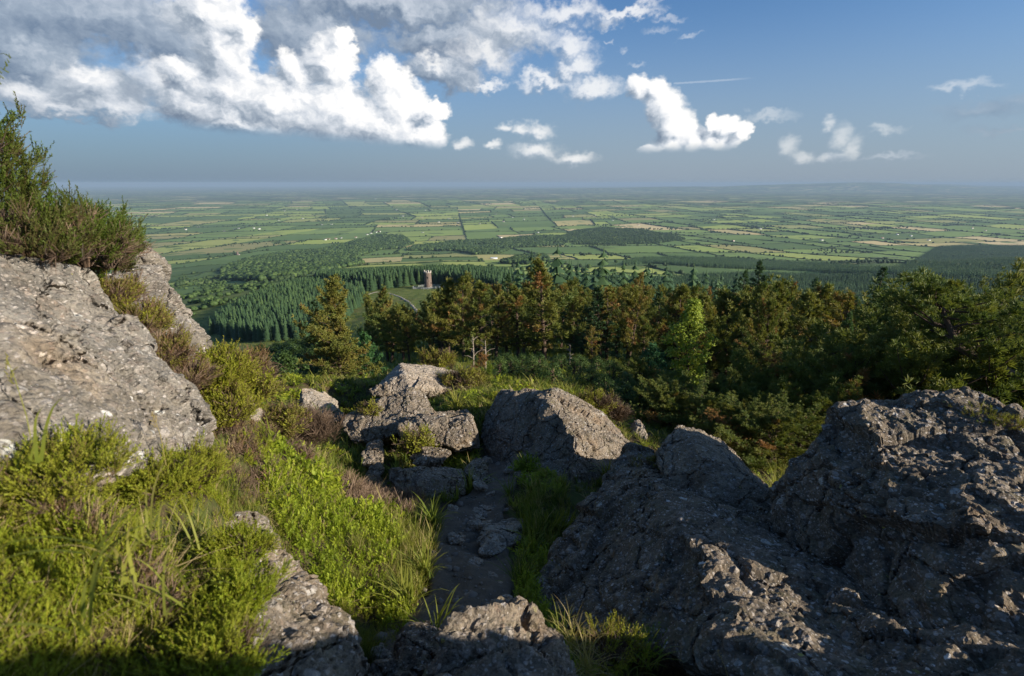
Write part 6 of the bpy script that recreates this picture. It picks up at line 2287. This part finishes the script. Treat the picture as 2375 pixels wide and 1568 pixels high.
stalk('brown flowering grass stalk standing before the big left slab', [(85, 1080, 1.3), (60, 960, 1.32), (35, 880, 1.34), (15, 830, 1.36)], 1)
stalk('thin stalk with seed specks hanging in from the left edge against the clouds', [(-120, 420, 1.5), (-70, 200, 1.5), (-25, 130, 1.5), (8, 124, 1.5), (25, 133, 1.5)], 2, 0.05)
stalk('thin grass stalk before the right half of the big left slab', [(385, 1080, 1.9), (372, 1010, 1.92), (355, 960, 1.94)], 3)
stalk('reddish grass stalk at the bottom edge below the dark slab', [(1690, 1580, 2.4), (1680, 1545, 2.4), (1664, 1510, 2.4)], 4)


def buttercup(c, i):
    p = np.array(at(*c))
    t = empty('buttercup', p, 'small yellow flower in the near grass bank', 'flower', 'yellow flowers in the near bank')
    mb = MB()
    tube(mb, [[0, 0, -0.12], [0.01, 0, -0.05], [0, 0, 0]], [0.0012] * 3, 4, 0.4)
    mb.build('stem', MAT['grass'], t)
    pb = MB()
    for k in range(5):
        a = k * 1.2566
        ca, sa = math.cos(a), math.sin(a)
        v = np.array([[0, 0, 0], [0.006, -0.005, 0.003], [0.012, 0, 0.007], [0.006, 0.005, 0.003]])
        v = v @ np.array([[ca, sa, 0], [-sa, ca, 0], [0, 0, 1]])
        pb.add(v, [(0, 1, 2, 3)])
    pb.build('petals', MAT['petal'], t)


for i, c in enumerate([(388, 1535, 1.3), (412, 1560, 1.35)]):
    buttercup(c, i)

for i, (c, rx, lab) in enumerate([((2285, 962, 4.3), 0.20, 'yellow-green moss cushion on the top edge of the massive right boulder'), ((2345, 985, 4.1), 0.14, 'small yellow moss patch at the far right of the massive boulder top'),
                                  ((2210, 1330, 3.2), 0.09, 'little fern-green tuft in the crack of the massive right boulder'), ((1540, 1290, 4.0), 0.08, 'tiny moss tuft on the face of the dark slab')]):
    bush('moss', lab, c, (rx, rx * 0.8, 0.05), 150, 0.45, 0.0, seed=70 + i, sc=0.32, cat='moss')
# ------------------------------------------------------------------ haze, sky, sun
SUN_AZ, SUN_EL = 112.0, 18.0          # degrees clockwise from +Y
sd = Vector((math.sin(R_(SUN_AZ)) * math.cos(R_(SUN_EL)), math.cos(R_(SUN_AZ)) * math.cos(R_(SUN_EL)), math.sin(R_(SUN_EL))))
sun = bpy.data.lights.new('sun', 'SUN')
sun.energy = 5.0
sun.angle = R_(0.55)
sun.color = (1.0, 0.895, 0.75)
so = bpy.data.objects.new('sun', sun)
so.rotation_euler = sd.to_track_quat('Z', 'Y').to_euler()
COL.objects.link(so)


def build_haze():
    mb = MB()
    a, z0, z1 = 90000.0, -404.0, 45.0
    v = [(x, y, z) for x in (-a, a) for y in (-a, a) for z in (z0, z1)]
    q = [(0, 1, 3, 2), (4, 6, 7, 5), (0, 4, 5, 1), (2, 3, 7, 6), (0, 2, 6, 4), (1, 5, 7, 3)]
    mb.add(v, q)
    m, t, out = new_mat('haze_air')
    p = t.node('ShaderNodeVolumePrincipled')
    p.inputs['Color'].default_value = (0.33, 0.455, 0.60, 1)
    p.inputs['Density'].default_value = HAZE
    p.inputs['Anisotropy'].default_value = 0.0
    t.link(p.outputs[0], out.inputs['Volume'])
    o = mb.build('haze', m)
    o['kind'] = 'stuff'
    return o


HAZE = 4.3e-5
build_haze()

# cloud puffs: centre (grid px), half width, half height
CLOUDS = {
    'veil': dict(p=[(230, 40, 460, 120), (40, 110, 240, 110), (430, 110, 190, 130), (150, 200, 280, 70), (900, 10, 380, 70), (1060, 95, 240, 70), (720, 80, 200, 110), (1020, 170, 130, 60)],
                 soft=0.5, alpha=0.92, base=0.22, gain=0.6, warp=1.5),
    'left': dict(p=[(70, 215, 190, 55), (230, 205, 150, 65), (270, 245, 130, 48), (140, 240, 170, 36), (350, 190, 100, 70), (200, 180, 90, 40)], soft=0.75, alpha=0.9, base=0.44, gain=0.75, warp=1.0),
    'main': dict(p=[(975, 318, 78, 40), (880, 290, 135, 66), (780, 262, 135, 84), (640, 240, 155, 88), (520, 205, 135, 82), (430, 175, 80, 46), (770, 150, 64, 86), (800, 95, 34, 40), (895, 190, 60, 66), (930, 245, 64, 62),
                    (690, 165, 64, 60), (520, 115, 80, 95), (480, 30, 125, 80), (565, 70, 48, 70), (560, 285, 130, 36), (1005, 262, 46, 36), (460, 240, 110, 60)], soft=0.34, alpha=1.0, base=0.74, gain=0.75, warp=0.95, floor=((500, 312), (1040, 352))),
    'broken': dict(p=[(1200, 70, 160, 66), (1320, 100, 80, 50), (1330, 150, 64, 44), (1270, 185, 95, 30), (1370, 205, 80, 42), (1300, 30, 140, 44), (1450, 20, 110, 25), (1420, 45, 40, 25), (1120, 130, 120, 56), (1130, 195, 60, 24), (1000, 150, 70, 36)],
                   soft=0.85, alpha=0.72, base=0.62, gain=0.7, warp=1.3),
    'tower': dict(p=[(1485, 205, 44, 38), (1525, 205, 36, 36), (1540, 250, 58, 56), (1565, 292, 54, 54), (1556, 335, 56, 34), (1525, 348, 50, 18), (1605, 340, 50, 26), (1610, 325, 42, 38), (1655, 292, 26, 26), (1690, 290, 30, 26), (1665, 328, 66, 26), (1720, 302, 26, 32), (1592, 300, 26, 24)],
                  soft=0.34, alpha=0.95, base=0.66, gain=0.9, warp=0.6, floor=((1480, 360), (1750, 350))),
    'small': dict(p=[(1250, 302, 50, 24), (1170, 290, 26, 18), (1075, 335, 28, 18), (1140, 333, 24, 15), (1240, 348, 80, 30), (1330, 368, 70, 20), (1210, 300, 34, 18)], soft=0.95, alpha=0.72, base=0.66, gain=0.6, warp=0.7),
    'faint': dict(p=[(1830, 335, 32, 30), (1865, 362, 52, 24), (1950, 315, 34, 40), (1975, 345, 30, 38), (1920, 290, 24, 18), (1930, 365, 70, 20)], soft=0.95, alpha=0.42, base=0.66, gain=0.6, warp=0.65),
    'wisps': dict(p=[(1552, 42, 50, 10), (1530, 70, 48, 12), (1600, 78, 40, 9), (1440, 122, 16, 12), (1408, 105, 10, 8), (2240, 205, 100, 18), (2195, 210, 60, 12), (1780, 270, 90, 16), (2060, 310, 60, 16), (1480, 150, 30, 10)],
                  soft=1.0, alpha=0.3, base=0.66, gain=0.5, warp=0.9),
    'dim': dict(p=[(2290, 255, 190, 30), (2380, 230, 110, 34), (2060, 372, 110, 10), (2330, 300, 140, 12)], soft=1.0, alpha=0.4, base=0.12, gain=0.2, warp=0.8),
}


def sky_dir(dx, dy):
    p = at(dx, dy, 1.0)
    return math.atan2(p[0], p[1]), math.atan2(p[2], math.hypot(p[0], p[1]))


def cloud_group(name, spec):
    g = bpy.data.node_groups.new('clouds_' + name, 'ShaderNodeTree')
    g.interface.new_socket('P', in_out='INPUT', socket_type='NodeSocketVector')
    g.interface.new_socket('D', in_out='OUTPUT', socket_type='NodeSocketFloat')
    t = NT(g)
    gi = t.node('NodeGroupInput')
    go = t.node('NodeGroupOutput')
    cur = None
    for (x, y, rx, ry) in spec['p']:
        a, e = sky_dir(x, y)
        a2, _ = sky_dir(x + rx, y)
        _, e2 = sky_dir(x, y - ry)
        v = t.vm('SUBTRACT', gi.outputs[0], (a, e, 0))
        v = t.vm('MULTIPLY', v, (1 / abs(a2 - a), 1 / abs(e2 - e), 0))
        d = t.m('SUBTRACT', 1.0, t.vm('LENGTH', v))
        cur = d if cur is None else t.m('SMOOTH_MAX', cur, d, 0.25)
    t.link(cur, go.inputs[0])
    return g


def build_world():
    w = bpy.data.worlds.new('World')
    SC.world = w
    w.use_nodes = True
    t = NT(w.node_tree)
    t.n.clear()
    out = t.node('ShaderNodeOutputWorld')
    bg = t.node('ShaderNodeBackground')
    tc = t.node('ShaderNodeTexCoord')
    D = tc.outputs['Generated']
    s = t.node('ShaderNodeSeparateXYZ')
    t.link(D, s.inputs[0])
    zc = t.m('MAXIMUM', s.outputs[2], 0.004)
    cmb = t.node('ShaderNodeCombineXYZ')
    t.link(s.outputs[0], cmb.inputs[0])
    t.link(s.outputs[1], cmb.inputs[1])
    t.link(zc, cmb.inputs[2])
    sky = t.node('ShaderNodeTexSky', sky_type='NISHITA')
    sky.sun_disc = False
    sky.sun_elevation = R_(SUN_EL)
    sky.sun_rotation = R_(SUN_AZ)
    sky.altitude = 450
    sky.air_density = 1.0
    sky.dust_density = 1.2
    sky.ozone_density = 2.0
    t.link(t.vm('NORMALIZE', cmb.outputs[0]), sky.inputs[0])
    K = SKY
    skyc = t.vm('MULTIPLY', sky.outputs[0], (K * 0.62, K * 0.86, K * 1.12))
    az = t.m('ARCTAN2', s.outputs[0], s.outputs[1])
    el = t.m('ARCSINE', s.outputs[2])
    pc = t.node('ShaderNodeCombineXYZ')
    t.link(az, pc.inputs[0])
    t.link(el, pc.inputs[1])
    P = pc.outputs[0]
    # moist grey-blue air low down
    low = t.m('MULTIPLY', t.step(0.30, 0.0, el), 0.8)
    lowc = t.mix(t.step(-0.75, 0.35, az), (0.95, 1.33, 1.95), (1.75, 2.12, 2.68))
    col = t.mix(low, skyc, lowc)

    def c_noise(vec, sc, det):
        return t.vm('SUBTRACT', t.noise(vec, sc, det, 0.55, color=True), (0.5, 0.5, 0.5))
    Pe = t.vm('MULTIPLY', P, (1.0, 1.25, 1.0))
    w1 = c_noise(Pe, 7.0, 2)
    w2 = c_noise(Pe, 24.0, 3)
    w3 = c_noise(Pe, 85.0, 4)
    L = (0.020, 0.014, 0.0)                         # towards the sun across the picture of the sky
    fine = t.noise(t.vm('ADD', Pe, t.vm('SCALE', w2, scale=0.05)), 30.0, 6, 0.6)
    fine2 = t.noise(t.vm('ADD', t.vm('ADD', Pe, (0.010, 0.009, 0)), t.vm('SCALE', w2, scale=0.05)), 30.0, 6, 0.6)
    relief = t.m('SUBTRACT', fine, fine2)
    for name in ('dim', 'veil', 'wisps', 'faint', 'broken', 'left', 'small', 'tower', 'main'):
        sp = CLOUDS[name]
        g = cloud_group(name, sp)
        k = sp['warp']
        W = t.vm('ADD', t.vm('SCALE', w1, scale=0.03 * k), t.vm('ADD', t.vm('SCALE', w2, scale=0.045 * k), t.vm('SCALE', w3, scale=0.022 * k)))
        Pw = t.vm('ADD', P, W)
        n1 = t.node('ShaderNodeGroup')
        n1.node_tree = g
        t.link(Pw, n1.inputs[0])
        n2 = t.node('ShaderNodeGroup')
        n2.node_tree = g
        t.link(t.vm('ADD', Pw, L), n2.inputs[0])
        dd = n1.outputs[0]
        body = t.m('ADD', dd, t.m('MULTIPLY', t.m('SUBTRACT', fine, 0.5), 0.7 if sp['soft'] > 0.5 else 0.42))
        under = None
        if 'floor' in sp:                          # a level condensation base
            (xa, ya), (xb, yb) = sp['floor']
            (aa, ea), (ab, eb) = sky_dir(xa, ya), sky_dir(xb, yb)
            kk = (eb - ea) / (ab - aa)
            under = t.m('SUBTRACT', t.m('SUBTRACT', el, t.m('MULTIPLY_ADD', az, kk, ea - kk * aa)), t.m('MULTIPLY', t.m('SUBTRACT', fine, 0.5), 0.012))
            body = t.m('SMOOTH_MIN', body, t.m('MULTIPLY', under, 16.0), 0.25)
        mask = t.m('MULTIPLY', t.step(-0.02, sp['soft'], body), sp['alpha'])
        lit = t.m('SUBTRACT', dd, n2.outputs[0])
        light = t.m('ADD', t.m('MULTIPLY_ADD', lit, sp['gain'], sp['base']), t.m('MULTIPLY', relief, 0.95 if sp['soft'] < 0.4 else 0.55))
        if name == 'main':
            light = t.m('SUBTRACT', light, t.m('MULTIPLY', t.step(-0.22, -0.70, az), 0.30))
            light = t.m('SUBTRACT', light, t.m('MULTIPLY', t.step(0.20, 0.34, el), 0.10))
            light = t.m('SUBTRACT', light, t.m('MULTIPLY', t.step(0.045, 0.0, under), 0.30))
        light = t.m('MAXIMUM', light, 0.0, clamp=True)
        cc = t.ramp(light, [(0.0, (0.17, 0.225, 0.31)), (0.3, (0.34, 0.40, 0.48)), (0.6, (0.64, 0.68, 0.74)), (0.85, (0.92, 0.92, 0.925)), (1.0, (1.0, 0.985, 0.96))])
        cc = t.vm('SCALE', cc, scale=CLOUDK)
        col = t.mix(mask, col, cc)
    # vapour trail
    a0, e0 = sky_dir(1560, 194)
    a1, e1 = sky_dir(1760, 180)
    ln = math.hypot(a1 - a0, e1 - e0)
    ux, uy = (a1 - a0) / ln, (e1 - e0) / ln
    q = t.vm('SUBTRACT', P, (a0, e0, 0))
    along = t.m('DIVIDE', t.vm('DOT_PRODUCT', q, (ux, uy, 0)), ln)
    acr = t.m('ABSOLUTE', t.m('ADD', t.vm('DOT_PRODUCT', q, (-uy, ux, 0)), t.m('MULTIPLY', t.m('SUBTRACT', t.noise(P, 260.0, 3), 0.5), 0.002)))
    tr = t.m('MULTIPLY', t.step(0.0022, 0.0004, acr), t.m('MULTIPLY', t.step(0.0, 0.02, along), t.step(1.0, 0.6, along)))
    col = t.mix(t.m('MULTIPLY', tr, 0.35), col, (3.6, 4.0, 4.6))
    t.link(col, bg.inputs['Color'])
    bg.inputs['Strength'].default_value = 0.1
    t.link(bg.outputs[0], out.inputs['Surface'])
    w.cycles.sampling_method = 'MANUAL'
    w.cycles.sample_map_resolution = 512


SKY = 0.72
CLOUDK = 6.1
build_world()

# ------------------------------------------------------------------ render settings
SC.render.engine = 'CYCLES'
cy = SC.cycles
cy.max_bounces = 6
cy.diffuse_bounces = 3
cy.glossy_bounces = 1
cy.transmission_bounces = 3
cy.transparent_max_bounces = 8
cy.volume_bounces = 0
cy.caustics_reflective = False
cy.caustics_refractive = False
cy.use_denoising = True
cy.use_adaptive_sampling = False
cy.sample_clamp_indirect = 6.0
SC.view_settings.view_transform = 'Standard'
SC.view_settings.look = 'None'
SC.view_settings.exposure = 0.85
SC.view_settings.gamma = 1.0
SC.view_settings.use_curve_mapping = False
